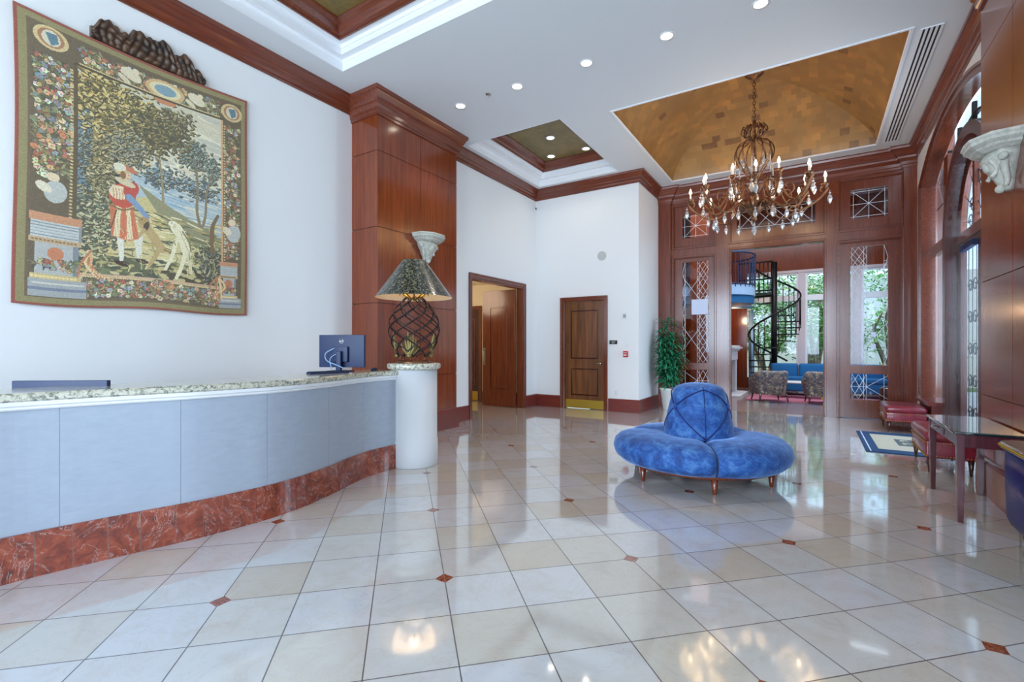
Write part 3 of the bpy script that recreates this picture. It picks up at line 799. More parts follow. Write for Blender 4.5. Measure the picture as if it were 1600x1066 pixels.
# ---- fireplace
fp = thing('fireplace', (-2.0, 15.0, 0), 'white carved mantel fireplace at the left of the lounge, past the doorway', 'fireplace')
b = MB(); b.box(-.35, .02, -.7, -.45, 0, 1.18); b.box(-.35, .02, .45, .7, 0, 1.18); b.box(-.35, .04, -.72, .72, 1.0, 1.25)
b.build('surround', M['stone_col'], fp, bevel=.01)
MB().sweep([(0, 1.25), (.04, 1.27), (.06, 1.31), (.12, 1.33), (.12, 1.38), (0, 1.38)], [(-.3, -.72), (.04, -.72), (.04, .72), (-.3, .72)], False, -1).build('mantel_moulding', M['stone_col'], fp)
MB().box(-.35, .1, -.78, .78, 1.37, 1.42).build('mantel_shelf', M['stone_col'], fp, bevel=.006)
MB().box(-.05, .3, -.85, .85, .001, .06).build('hearth', M['stone_col'], fp, bevel=.006)
MB().box(-.36, -.3, -.45, .45, 0, 1.0).build('firebox', M['black'], fp)
struct(MB().box(-3.0, -2.36, 14.2, 15.8, 0, 6.0).build('wall_chimney', M['wood_panel']))
# ---- lounge furniture
struct(MB().box(-1.55, 1.7, 13.75, 16.4, .0, .012).build('rug', M['rug'])); bpy.data.objects['rug']['kind'] = 'thing'
tag(bpy.data.objects['rug'], 'rose red rug under the lounge armchairs and blue sofa', 'rug')
def armchair(loc, rz, label):
    t = thing('lounge_armchair', loc, label, 'armchair', 'floral armchairs in the lounge', rz)
    # faces +y ; back towards -y : tub shape
    outer = []; inner = []
    for i in range(25):
        a = PI+PI*i/24
        outer.append((.38*math.cos(a), -.02+.36*math.sin(a))); inner.append((.26*math.cos(a), .0+.25*math.sin(a)))
    outer = [(-.38, .36)]+outer+[(.38, .36)]; inner = [(-.27, .36)]+inner+[(.27, .36)]
    rings = []
    for o_, i_ in zip(outer, inner):
        yb = min(1, max(0, (.36-o_[1])/.5)); zt = .56+.22*yb*yb
        fl_ = 1.06
        mid = ((o_[0]+i_[0])/2, (o_[1]+i_[1])/2)
        rings.append([(o_[0]*.93, o_[1]*.93, .2), (o_[0]*fl_, o_[1]*fl_, zt-.05), (o_[0]*1.04, o_[1]*1.04, zt-.01), (mid[0], mid[1], zt+.015), (i_[0], i_[1], zt-.03), (i_[0], i_[1], .2)])
    MB().loft(rings, True, True).build('back_and_arms', M['floral'], t)
    MB().rbox(-.3, .3, -.28, .4, .2, .44, .06).build('seat', M['floral'], t)
    for x, y in ((-.29, -.27), (.29, -.27), (-.29, .31), (.29, .31)):
        MB().tube([(x, y, .22), (x*1.12, y*1.12, .02)], [.028, .014], 8).build('leg', M['wood_dark'], t)
    return t
armchair((-.97, 13.62, 0), math.radians(22), 'floral tub armchair seen from behind, the left one in the lounge doorway')
armchair((.15, 13.75, 0), math.radians(8), 'floral tub armchair seen from behind, beside the right door post')
sf = thing('sofa', (0.32, 16.0, .012), 'teal blue two-cushion sofa in front of the tall lounge windows', 'sofa')
MB().rbox(-1.45, 1.45, -.45, .45, .12, .42, .08).build('base', M['sofa'], sf)
for x0, x1 in ((-1.45, -.74), (-.73, .1), (.11, 1.45)): MB().rbox(x0, x1, .2, .5, .38, .88, .08, zr=.07).build('back_cushion', M['sofa'], sf)
for x0, x1 in ((-1.3, -.02), (-.01, 1.3)): MB().rbox(x0, x1, -.47, .22, .40, .52, .05).build('seat_cushion', M['sofa'], sf)
for x in (-1.38, 1.38):
    for y in (-.38, .38): MB().box(x-.03, x+.03, y-.03, y+.03, 0, .13).build('leg', M['wood_dark'], sf)
ct = thing('coffee_table', (-.35, 14.95, .012), 'low white coffee table between the armchairs and the sofa', 'table')
MB().rbox(-.6, .6, -.3, .3, .4, .44, .03).build('top', M['pot'], ct)
for x in (-.5, .5):
    for y in (-.22, .22): MB().box(x-.02, x+.02, y-.02, y+.02, 0, .402).build('leg', M['brass'], ct)
# brass urn seen through the right glass
ur = thing('brass_stand', (1.35, 12.6, 0), 'brass leafy ornament on a dark drum, behind the right glass panel', 'ornament')
MB().lathe([(.2, 0), (.22, .05), (.22, .5), (.18, .55)], 0, 0, 20).build('drum', M['wood_dark'], ur)
b = MB()
for k in range(9):
    a = k*2*PI/9; b.tube([(0, 0, .54), (.08*math.cos(a), .08*math.sin(a), .75), (.16*math.cos(a), .16*math.sin(a), .95+.05*(k % 3)), (.2*math.cos(a), .2*math.sin(a), .9)], [.02, .03, .03, .005], 6)
b.build('leaves', M['brass'], ur)
light('lounge_sconce', 'POINT', (-2.1, 16.9, 2.3), 25, (1, .62, .35), radius=.1)
light('lounge_fill_light', 'AREA', (-.8, 13.1, 5.85), 330, (.85, .9, 1), (0, 0, 0), 5, 2.4)  # added fill light for the lounge, placed to stay out of floor reflections
# ================================================================== OUTSIDE
struct(MB().box(-40, 50, -40, 60, -.3, -.12).build('ground_outside', M['grass']))
struct(MB().box(-12, 14, 23.5, 23.8, -.12, 2.1).build('wall_garden', M['concrete']))
struct(MB().box(-14, 16, 27.0, 27.3, -.12, 4.6).build('wall_neighbour', M['concrete']))
struct(MB().box(2.0, 14, 2.0, 20, -.12, -.02).build('pavement', M['concrete']))
def tree(x, y, h, r, n, label, cat='tree', leafm_='treeleaf', ls=.2):
    t = thing('garden_tree', (x, y, -.12), label, 'tree', 'garden trees outside')
    b = MB(); tips = []
    for k in range(5):
        a = random.uniform(0, 2*PI); ln = random.uniform(.5, .9)*h
        p = [(0, 0, 0), (.25*math.cos(a), .25*math.sin(a), ln*.35), (.6*r*math.cos(a), .6*r*math.sin(a), ln*.75), (.7*r*math.cos(a+.4), .7*r*math.sin(a+.4), ln)]
        b.tube(catmull(p, 5), list(np.linspace(.1, .03, 16)), 6); tips.append(p[2]); tips.append(p[3])
    b.build('trunk', M['bark'], t)
    cl = [(random.gauss(0, r*.5), random.gauss(0, r*.5), h*random.uniform(.3, 1.0)) for _ in range(int(n/60))]+tips
    vs = []; fs = []
    for i in range(n):
        c = random.choice(cl); p = Vector((c[0]+random.gauss(0, .28), c[1]+random.gauss(0, .28), c[2]+random.gauss(0, .18)))
        u = Vector((random.gauss(0, 1), random.gauss(0, 1), random.gauss(0, .5))).normalized(); v_ = u.orthogonal().normalized()
        s_ = ls*random.uniform(.5, 1); k_ = len(vs)
        vs += [tuple(p-u*s_*.5), tuple(p+v_*s_*.2), tuple(p+u*s_*.5), tuple(p-v_*s_*.2)]; fs.append((k_, k_+1, k_+2, k_+3))
    m = MB(); m.add(vs, fs); m.build('foliage', M[leafm_], t)
    return t
tree(-1.6, 20.8, 4.2, 1.1, 3000, 'multi-stem garden tree outside the lounge window, left of the stair pole')
tree(.0, 20.6, 4.4, 1.2, 3600, 'leafy garden tree outside the right lounge window pane')
tree(2.2, 21.0, 4.6, 1.2, 2600, 'garden tree outside, seen through the right leaded glass panel')
tree(-5.6, 21.0, 4.2, 1.2, 1200, 'garden tree outside to the far left of the lounge')
tree(6.0, 12.2, 4.5, 1.2, 2400, 'street tree outside the arched entrance doors')
# ================================================================== CEILING FIXTURES
def downlight(x, y, z, label, group):
    t = thing('recessed_downlight', (x, y, z), label, 'light', group)
    MB().lathe([(.066, -.004), (.088, -.004), (.093, 0), (.066, .0)], 0, 0, 24, cap=False).build('trim_ring', M['plastic'], t)
    MB().lathe([(.0, -.003), (.066, -.003), (.066, .0)], 0, 0, 24, cap=False).build('lens', M['down'], t)
pos = ['nearest the left cherry pier', 'second from the left cherry pier', 'middle one of the row of five', 'fourth from the left pier', 'rightmost of the row of five']
for (x, y), p in zip([(-4.53, 5.68), (-3.52, 5.68), (-2.48, 5.69), (-1.47, 5.7), (-.49, 5.7)], pos):
    downlight(x, y, H-.001, 'lit downlight in the white ceiling beam, ' + p, 'downlights along the ceiling beam')
def at(u, v, z):
    a = math.radians(32.567); f_ = 745.2; dep = (z-1.4)/((541-v)/f_); lat = (u-798)/f_*dep
    return (lat*math.cos(a)-dep*math.sin(a), lat*math.sin(a)+dep*math.cos(a))
for (u, v), p in zip([(860, 215.5), (861, 244.4), (915.6, 232.3)], ['nearest the camera', 'far left', 'far right']):
    x, y = at(u, v, H+.388)
    downlight(x, y, H+.388, 'lit downlight in the small gold ceiling coffer, ' + p + ' of three', 'downlights in the small gold coffer')
    light('coffer_beam', 'SPOT', (x, y, H+.34), 12, (1, .86, .68), spot=math.radians(110), radius=.05)
x, y = at(763, 147, H)
t = thing('fire_sprinkler', (x, y, H), 'small chrome fire sprinkler in the ceiling between two downlights', 'sprinkler')
MB().lathe([(.0, -.012), (.035, -.01), (.04, 0)], 0, 0, 16, cap=False).build('plate', M['nickel'], t)
MB().lathe([(.008, -.035), (.008, -.01)], 0, 0, 8).build('nozzle', M['nickel'], t)
# linear slot diffuser
t = thing('slot_diffuser', (1.13, 8.95, H), 'long white ceiling vent with four black slots beside the vaulted recess', 'vent')
b = MB(); X0, Y0_, Y1_ = -.1, -1.8, 1.8
for k in range(5): b.box(X0+k*.046-.012, X0+k*.046+.012, Y0_, Y1_, -.012, -.001)
b.box(X0-.012, X0+.196, Y0_-.01, Y0_, -.012, -.001); b.box(X0-.012, X0+.196, Y1_, Y1_+.01, -.012, -.001); b.build('blade_frame', M['cove'], t)
MB().box(X0-.01, X0+.194, Y0_, Y1_, -.004, -.001).build('slot', M['gap'], t)
# ================================================================== CHANDELIER
ch = thing('chandelier', (-.86, 8.9, 0), 'large bronze chandelier with candle bulbs and crystal drops under the gold vault', 'chandelier')
MB().lathe([(.0, 5.97), (.13, 5.97), (.14, 5.93), (.1, 5.9), (.04, 5.87), (.02, 5.84)], 0, 0, 24).build('canopy', M['bronze'], ch)
b = MB(); z = 5.85; k = 0
while z > 5.14:
    r_ = .022; b.tube([(r_*math.cos(a)*(1 if k % 2 else 0), r_*math.cos(a)*(0 if k % 2 else 1), z-.03+.036*math.sin(a)) for a in np.linspace(0, 2*PI, 11)[:-1]], .006, 5, closed=True)
    z -= .052; k += 1
b.build('chain', M['bronze'], ch)
MB().lathe([(.012, 5.16), (.03, 5.12), (.012, 5.08), (.012, 4.35), (.05, 4.3), (.02, 4.22), (.018, 3.95), (.06, 3.9), (.03, 3.84), (.03, 3.7)], 0, 0, 14).build('stem', M['bronze'], ch)
b = MB()
for k in range(12):
    a = 2*PI*k/12; ca, sa = math.cos(a), math.sin(a)
    P = [(.02, 5.06), (.10, 5.08), (.15, 5.0), (.12, 4.9), (.07, 4.86), (.12, 4.82), (.24, 4.76), (.295, 4.62), (.25, 4.46), (.16, 4.34), (.09, 4.22), (.03, 4.12)]
    b.tube([Vector(q) for q in catmull([(r*ca, r*sa, z) for r, z in P], 4)], .012, 5)
    P = [(.13, 5.0), (.17, 5.06), (.2, 4.98), (.15, 4.92)]
    b.tube(catmull([(r*ca, r*sa, z) for r, z in P], 4), .009, 5)
b.build('crown_cage', M['bronze'], ch)
b = MB()
b.lathe([(.0, 3.55), (.03, 3.56), (.09, 3.62), (.16, 3.7), (.21, 3.78), (.2, 3.79), (.14, 3.72), (.04, 3.68)], 0, 0, 20)
for k in range(18):
    a = 2*PI*k/18; b.tube([(.15*math.cos(a), .15*math.sin(a), 3.7), (.24*math.cos(a), .24*math.sin(a), 3.76), (.27*math.cos(a), .27*math.sin(a), 3.72)], [.02, .018, .003], 5)
b.sphere((0, 0, 3.52), .045); b.build('bowl', M['bronze'], ch)
def pendant(mb, c, s=1.0):
    x, y, z = c
    mb.tube([(x, y, z), (x, y, z-.035*s)], .003, 4)
    mb.sphere((x, y, z-.05*s), .016*s, 6, 4)
    # kite-shaped drop
    rings = []
    for r, dz in ((.003, -.07), (.02, -.09), (.032, -.14), (.018, -.185), (.002, -.21)):
        rings.append([(x+s*r*math.cos(2*PI*i/6), y+s*r*math.sin(2*PI*i/6)*.6, z+dz*s) for i in range(6)])
    mb.loft(rings, True, True, True, False)
NA = 16
arm0 = {}
for k in range(NA):
    a = 2*PI*(k+.3)/NA; out = k % 2 == 0
    R_ = 1.0 if out else .82; zc = 3.97 if out else 4.05
    ca, sa = math.cos(a), math.sin(a)
    P = [(.06, 3.72), (.2, 3.82), (.36, 3.72), (.52, 3.6), (.7, 3.6), (R_-.08, 3.74), (R_+.03, 3.88), (R_+.0, 3.94), (R_-.06, 3.9), (R_-.05, 3.84)]
    if not out: P = [(.05, 3.95), (.14, 4.1), (.26, 4.16), (.4, 4.06), (.46, 3.88), (.56, 3.74), (.7, 3.74), (R_, 3.9), (R_+.05, 3.97), (R_-.02, 4.0)]
    b = MB(); b.tube(catmull([(r*ca, r*sa, z) for r, z in P], 5), .0145, 6)
    # C-scroll
    P2 = [(.34, 3.84), (.42, 3.96), (.38, 4.1), (.28, 4.14), (.24, 4.06), (.29, 4.02)] if out else [(.5, 3.78), (.6, 3.88), (.56, 4.0), (.48, 3.99), (.5, 3.93)]
    b.tube(catmull([(r*ca, r*sa, z) for r, z in P2], 5), .01, 5)
    b.lathe([(.012, zc-.09), (.02, zc-.06), (.05, zc-.03), (.06, zc), (.045, zc-.005), (.015, zc-.02)], R_*ca, R_*sa, 12)
    arm = b.build('arm', M['bronze'], ch)
    c_ = MB().lathe([(.015, zc-.01), (.014, zc+.09), (.005, zc+.092)], R_*ca, R_*sa, 10).build('candle_sleeve', M['pot'], ch)
    MB().lathe([(.004, zc+.09), (.022, zc+.12), (.018, zc+.15), (.003, zc+.195)], R_*ca, R_*sa, 10).build('bulb', M['bulb'], c_)
    for c3, s3 in ((((R_+.06)*ca, (R_+.06)*sa, zc-.1), 1.1), ((.62*ca, .62*sa, 3.6), 1.0)):
        b = MB(); pendant(b, c3, s3); b.build('crystal_drop', M['crystal'], ch)
    if k % 2 == 0:
        light('chandelier_glow', 'POINT', (-.86+.9*ca, 8.9+.9*sa, 4.14), 6, (1, .66, .34), radius=.28)
for k in range(8):
    a = 2*PI*k/8; x, y = .36*math.cos(a), .36*math.sin(a)
    MB().tube([(x, y, 4.18), (x, y, 4.3), (x, y, 4.5)], [.014, .014, .003], 6).build('crystal_spike', M['crystal'], ch)
    for c3, s3 in (((.2*math.cos(a), .2*math.sin(a), 4.6), 1.2), ((x, y, 4.14), 1.3)):
        b = MB(); pendant(b, c3, s3); b.build('crystal_drop', M['crystal'], ch)
b = MB(); pendant(b, (0, 0, 3.5), 1.2); b.build('crystal_drop', M['crystal'], ch)
# ================================================================== RECEPTION COUNTER
cp = [(-4.02, -1.6), (-4.03, -.4), (-4.02, .3), (-4.005, .741), (-3.95, 1.05), (-3.87, 1.38), (-3.79, 1.68), (-3.745, 1.98), (-3.725, 2.25), (-3.76, 2.55), (-3.86, 2.92), (-3.96, 3.2), (-4.03, 3.45), (-4.05, 3.68), (-4.045, 3.92)]
cpath = [Vector((p[0], p[1])) for p in catmull([(x, y, 0) for x, y in cp], 6)]
def off(path, d):
    o = []
    for i, p in enumerate(path):
        t_ = (path[min(i+1, len(path)-1)]-path[max(i-1, 0)]).normalized(); o.append(p+Vector((t_.y, -t_.x))*d)
    return o
def ribbon(mb, path, prof):
    """prof (out,z) closed section swept along the path; out>0 towards the room"""
    rings = []
    offs = {}
    for i, p in enumerate(path):
        t_ = (path[min(i+1, len(path)-1)]-path[max(i-1, 0)]).normalized(); nrm = Vector((t_.y, -t_.x))
        rings.append([(p.x+nrm.x*o, p.y+nrm.y*o, z) for o, z in prof])
    mb.loft(rings, True, True, True, False); return mb
def cut(y0, y1, gap=.0):
    """sub-path between two y values"""
    def atY(y):
        for a, c in zip(cpath[:-1], cpath[1:]):
            if a.y <= y <= c.y: return a.lerp(c, (y-a.y)/(c.y-a.y))
        return cpath[-1] if y > 1 else cpath[0]
    return [atY(y0+gap)]+[p for p in cpath if y0+gap < p.y < y1-gap]+[atY(y1-gap)]
rc = thing('reception_desk', (0, 0, 0), 'long curved white reception desk with red marble base and granite top', 'reception desk')
seams = [-1.6, 0, .99, 1.60, 2.19, 2.86, 3.42, 3.92]
for a, c in zip(seams[:-1], seams[1:]):
    ribbon(MB(), cut(a, c, .0015), [(-.05, .27), (-.012, .27), (-.012, 1.03), (-.05, 1.03)]).build('front_panel', M['panel'], rc)
ribbon(MB(), cpath, [(-.46, .02), (-.016, .02), (-.016, 1.06), (-.46, 1.06)]).build('carcass', M['stone_col'], rc)
# red marble base tiles
ty = [-1.6]; 
while ty[-1] < 3.9: ty.append(ty[-1]+random.choice((.17, .165, .19)))
ty[-1] = 3.92
for a, c in zip(ty[:-1], ty[1:]):
    ribbon(MB(), cut(a, c, .0015), [(-.03, .0), (.0, .0), (.0, .275), (-.03, .275)]).build('base_tile', M['marble'], rc)
ribbon(MB(), cpath, [(-.035, 0), (-.004, 0), (-.004, .272), (-.035, .272)]).build('grout', M['stone_col'], rc)
ribbon(MB(), cpath, [(-.05, 1.015), (.0, 1.015), (.01, 1.025), (.01, 1.035), (.022, 1.045), (.022, 1.068), (-.05, 1.068)]).build('cornice', M['cove'], rc)
ribbon(MB(), cpath, [(-.47, 1.068), (.02, 1.068), (.035, 1.078), (.035, 1.108), (.02, 1.12), (-.47, 1.12)]).build('worktop', M['granite'], rc)
# inner desk surface
ribbon(MB(), cpath, [(-.95, .70), (-.48, .70), (-.48, .74), (-.95, .74)]).build('inner_desk', M['walnut'], rc)
ribbon(MB(), cpath, [(-.95, 0), (-.93, 0), (-.93, .70), (-.95, .70)]).build('desk_back', M['walnut'], rc)
CX, CY = -4.03, 4.17
cl_ = thing('round_pillar', (CX, CY, 0), 'short round white stone pillar with granite cap at the desk end', 'pillar')
MB().lathe([(.275, 0), (.28, .01), (.28, .30), (.272, .305), (.272, 1.127)], 0, 0, 48).build('shaft', M['stone_col'], cl_)
MB().lathe([(.27, 1.125), (.3, 1.13), (.315, 1.145), (.315, 1.185), (.3, 1.2), (0, 1.2)], 0, 0, 48, cap=False).build('cap', M['granite'], cl_)
# ---- monitors
def monitor(loc, rz, zc, w_, h_, label, logo=True, tilt=0):
    t = thing('computer_monitor', loc, label, 'monitor', None, rz)
    bz = MB().rbox(-w_/2, w_/2, -.02, .015, zc-h_/2, zc+h_/2, .012, zr=.004)
    bz.build('screen_shell', M['darkplastic'], t)
    MB().box(-w_/2+.012, w_/2-.012, .0155, .0175, zc-h_/2+.02, zc+h_/2-.012).build('display', M['laqblack'], t)
    MB().rbox(-.09, .09, -.05, -.02, zc-.12, zc+.05, .01).build('back_hump', M['darkplastic'], t)
    z0 = loc[2]
    st_ = MB().rbox(-.03, .03, -.09, -.05, .005, zc+.0, .01); st_.build('stand_neck', M['nickel'] if False else M['darkplastic'], t)
    MB().rbox(-.12, .12, -.14, .06, 0, .012, .02).build('stand_base', M['darkplastic'], t)
    if logo:
        b = MB().tube([(.024*math.cos(a), -.0225, zc+h_/2-.07+.024*math.sin(a)) for a in np.linspace(0, 2*PI, 25)[:-1]], .003, 6, closed=True)
        lg = b.build('logo', M['nickel'], t)
        cu = bpy.data.curves.new('logo_letters', 'FONT'); cu.body = 'DELL'; cu.size = .016; cu.align_x = 'CENTER'; cu.align_y = 'CENTER'; cu.extrude = .0006
        cu.materials.append(M['nickel'])
        tmp = bpy.data.objects.new('tmp', cu); C.objects.link(tmp); bpy.context.view_layer.update()
        lme = bpy.data.meshes.new_from_object(tmp.evaluated_get(bpy.context.evaluated_depsgraph_get())); bpy.data.objects.remove(tmp)
        o = bpy.data.objects.new('logo_letters', lme); C.objects.link(o); o.parent = lg; o.location = (0, -.0215, zc+h_/2-.07); o.rotation_euler = (PI/2, 0, 0)
    return t
rzm = math.radians(32.567-20)
m1 = monitor((-4.43, 3.46, 1.12), math.radians(22), .225, .55, .36, 'black monitor seen from behind on the desk beside the pillar lamp')
b = MB()
b.tube(catmull([(-.06, -.055, .26), (-.16, -.07, .2), (-.14, -.08, .12), (0, -.1, .07), (.07, -.1, .04)], 6), .005, 6)
b.tube(catmull([(-.03, -.055, .2), (-.1, -.08, .14), (-.07, -.1, .02)], 6), .004, 6)
b.build('cable', M['bluefascia'], m1)
monitor((-4.43, 1.12, .74), math.radians(38), .24, .62, .36, 'second monitor peeping over the left part of the reception desk', False)
t = thing('keyboard', (-4.22, 3.12, 1.12), 'thin black keyboard lying on the desk left of the monitor', 'keyboard', rotz=math.radians(75))
MB().rbox(-.2, .2, -.06, .06, 0, .018, .01).build('case', M['darkplastic'], t)
b = MB()
for i in range(14):
    for j in range(4): b.box(-.19+i*.0272, -.19+i*.0272+.022, -.05+j*.025, -.05+j*.025+.02, .018, .023)
b.build('keys', M['gap'], t)
t = thing('computer_mouse', (-4.28, 3.78, 1.12), 'small black computer mouse on the desk right of the monitor', 'mouse')
MB().sphere((0, 0, .012), .03, 12, 8, 1, 1.6, .6).build('shell', M['darkplastic'], t)
# ---- pillar lamp
lp = thing('table_lamp', (CX, CY, 1.2), 'lamp with spiralled iron cage body and wide flecked shade on the round pillar', 'lamp')
b = MB()
for s_ in (1, -1):
    for k in range(8):
        a0 = 2*PI*k/8+ (0.1 if s_ > 0 else 0); P = []
        for q in range(29):
            t_ = q/28; z = .08+t_*.70
            r_ = .13+.17*math.sin(PI*min(1, (t_*.92+.06)))**.8 if t_ < .5 else .08+.22*math.sin(PI*(t_*.92+.06))**.9
            a = a0+s_*t_*PI*1.2; P.append((r_*math.cos(a), r_*math.sin(a), z))
        b.tube(P, .0075, 5)
b.build('cage', M['iron'], lp)
b = MB().lathe([(.0, .0), (.2, .0), (.2, .015), (.18, .025), (0, .03)], 0, 0, 24, cap=False)
for k in range(6):
    a = 2*PI*k/6; b.tube(catmull([(.12*math.cos(a), .12*math.sin(a), .02), (.17*math.cos(a), .17*math.sin(a), .05), (.14*math.cos(a), .14*math.sin(a), .09)], 4), .008, 5)
b.build('base', M['bronze'], lp)
b = MB()
for a in (-1.1, .6, 2.4, -2.3):
    x, y = .2*math.cos(a), .2*math.sin(a)
    b = MB(); b.sphere((x, y, .09), .028, 8, 6)
    for q, L in ((-.9, .16), (-.4, .24), (0, .3), (.4, .24), (.9, .16)):
        tx, ty_ = -math.sin(a)*q, math.cos(a)*q
        b.tube(catmull([(x, y, .08), (x*1.06+tx*.06, y*1.06+ty_*.06, .08+L*.5), (x*1.22+tx*.09, y*1.22+ty_*.09, .08+L)], 4), [.012, .014, .017, .019, .02, .017, .013, .008, .002], 5)
    b.build('gilded_leaf', M['gilt'], lp)
b = MB()
for k in range(8):
    a = 2*PI*k/8; b.tube(catmull([(.03*math.cos(a), .03*math.sin(a), .76), (.1*math.cos(a), .1*math.sin(a), .8), (.15*math.cos(a), .15*math.sin(a), .84), (.17*math.cos(a), .17*math.sin(a), .8)], 4), [.012]*12+[.004], 5)
b.tube([(0, 0, .74), (0, 0, 1.2)], .012, 6)
b.build('collar', M['brass'], lp)
b = MB()
b.lathe([(.455, .775), (.14, 1.215)], 0, 0, 64, cap=False); b.build('shade', M['shade'], lp)
b = MB().lathe([(.452, .776), (.138, 1.213)], 0, 0, 64, cap=False); b.build('shade_lining', M['shade_in'], lp)
MB().sphere((0, 0, .93), .04).build('bulb', M['bulb'], lp)
light('pillar_lamp_glow', 'POINT', (CX, CY, 1.2+.93), 6, (1, .7, .4), radius=.25)
# ================================================================== TAPESTRY
def paint(W_, H_):
    im = np.zeros((H_, W_, 3)); yy, xx = np.mgrid[0:H_, 0:W_]; xx = (xx+.5)/W_; yy = (yy+.5)/H_
    asp = 2.56/2.0
    def rgb(c): return np.array(lin(c))
    def ell(cx, cy, rx, ry, c, rot=0, al=1.):
        R = max(rx, ry)*1.3
        x0, x1 = int(max(0, (cx-R)*W_)), int(min(W_, (cx+R)*W_+2)); y0, y1 = int(max(0, (cy-R)*H_)), int(min(H_, (cy+R)*H_+2))
        if x0 >= x1 or y0 >= y1: return
        X = xx[y0:y1, x0:x1]-cx; Y = (yy[y0:y1, x0:x1]-cy)*asp
        a, b_ = math.cos(rot), math.sin(rot)
        m = ((X*a+Y*b_)/rx)**2+((-X*b_+Y*a)/(ry))**2 < 1
        im[y0:y1, x0:x1][m] = im[y0:y1, x0:x1][m]*(1-al)+rgb(c)*al
    def poly(pts, c):
        x0 = min(p[0] for p in pts); x1 = max(p[0] for p in pts); y0 = min(p[1] for p in pts); y1 = max(p[1] for p in pts)
        a0, a1 = max(0, int(x0*W_)), min(W_, int(x1*W_)+2); b0, b1 = max(0, int(y0*H_)), min(H_, int(y1*H_)+2)
        X = xx[b0:b1, a0:a1]; Y = yy[b0:b1, a0:a1]; ins = np.zeros(X.shape, bool); n = len(pts)
        for i in range(n):
            xa, ya = pts[i]; xb, yb = pts[(i+1) % n]
            cnd = ((ya > Y) != (yb > Y)) & (X < (xb-xa)*(Y-ya)/((yb-ya)+1e-12)+xa); ins ^= cnd
        im[b0:b1, a0:a1][ins] = rgb(c)
    def rect(x0, y0, x1, y1, c): poly([(x0, y0), (x1, y0), (x1, y1), (x0, y1)], c)
    def stroke(pts, w0, w1, c, n=30):
        P = catmull([(x, y, 0) for x, y in pts], n)
        for i, p in enumerate(P):
            w_ = w0+(w1-w0)*i/len(P); ell(p.x, p.y, w_, w_, c)
    R = rng
    def foliage(cx, cy, sx, sy, n, cols, s=.012, dark=(38, 40, 36)):
        n = int(n*1.5); s = s*.8; dark = (64, 56, 40)
        for _ in range(n):
            x, y = R.normal(cx, sx), R.normal(cy, sy)
            if not (.2 < x < .86 and .1 < y < .87): continue
            rot = R.uniform(-1.2, 1.2); q = s*R.uniform(.6, 1.3)
            ell(x+.003, y+.003, q*1.15, q*.5, dark, rot); ell(x, y, q, q*.35, cols[R.integers(len(cols))], rot)
    rect(0, 0, 1, 1, (120, 52, 40)); rect(.012, .01, .988, .992, (116, 104, 62)); rect(.04, .03, .965, .972, (84, 66, 46))
    # central scene: sky, water, hills
    for i in range(60):
        t_ = i/60; rect(.2, .12+t_*.4, .86, .12+(i+2)/60*.4, tuple(int(a*(1-t_)+b_*t_) for a, b_ in zip((192, 182, 146), (214, 200, 158))))
    for i in range(46):
        ell(R.uniform(.5, .86), R.uniform(.14, .42), R.uniform(.03, .07), .012, [(222, 210, 170), (178, 172, 150), (206, 190, 150)][R.integers(3)], .1)
    rect(.2, .46, .86, .66, (150, 166, 168))
    for i in range(90): ell(R.uniform(.45, .86), R.uniform(.45, .64), R.uniform(.03, .08), .0035, [(104, 134, 156), (190, 190, 166), (128, 152, 160), (208, 200, 160)][R.integers(4)], .12)
    poly([(.2, .62), (.5, .54), (.66, .62), (.86, .70), (.86, .88), (.2, .88)], (186, 164, 100))
    poly([(.45, .5), (.6, .57), (.86, .66), (.86, .74), (.6, .68)], (118, 112, 76))
    for i in range(260):
        ell(R.uniform(.2, .86), R.uniform(.6, .87), R.uniform(.015, .05), R.uniform(.002, .005), [(206, 186, 120), (88, 82, 50), (162, 132, 66), (64, 66, 50), (222, 206, 150)][R.integers(5)], R.uniform(-.1, .35))
    rect(.2, .80, .86, .88, (70, 68, 46))
    for i in range(120): ell(R.uniform(.2, .86), R.uniform(.79, .87), R.uniform(.01, .03), R.uniform(.004, .009), [(150, 134, 74), (52, 56, 44), (186, 170, 112), (92, 96, 62)][R.integers(4)], R.uniform(-.3, .3))
    for i in range(22): ell(R.uniform(.55, .84), R.uniform(.82, .87), .02, .012, (60, 50, 36)); 
    for i in range(22): ell(R.uniform(.55, .84), R.uniform(.82, .87), .017, .009, (176, 156, 96))
    # distant blue trees
    B = [(86, 108, 116), (118, 140, 140), (164, 172, 152), (66, 84, 92)]
    foliage(.55, .45, .04, .02, 240, B, .011); foliage(.74, .46, .05, .022, 260, B, .011)
    foliage(.7, .32, .035, .03, 260, [(110, 128, 116), (86, 104, 100), (150, 156, 124)], .012); foliage(.8, .36, .02, .03, 160, [(110, 128, 116), (86, 104, 100), (150, 156, 124)], .011)
    stroke([(.71, .34), (.725, .45), (.72, .55), (.735, .62)], .005, .008, (108, 92, 64)); stroke([(.8, .38), (.77, .47), (.765, .56), (.75, .62)], .004, .007, (108, 92, 64))
    stroke([(.54, .36), (.555, .47), (.56, .58)], .004, .006, (128, 108, 70))
    # big tree
    rect(.2, .24, .26, .6, (84, 112, 124)); foliage(.24, .42, .02, .1, 300, [(96, 118, 120), (150, 160, 134), (70, 78, 72)], .01)
    poly([(.26, .15), (.31, .15), (.345, .4), (.35, .62), (.38, .74), (.24, .74), (.27, .5)], (134, 108, 60))
    poly([(.33, .2), (.35, .2), (.375, .5), (.4, .74), (.36, .74), (.345, .5)], (40, 38, 34))
    foliage(.30, .55, .03, .1, 360, [(150, 132, 84), (136, 124, 80), (200, 178, 120), (100, 96, 62)], .012)
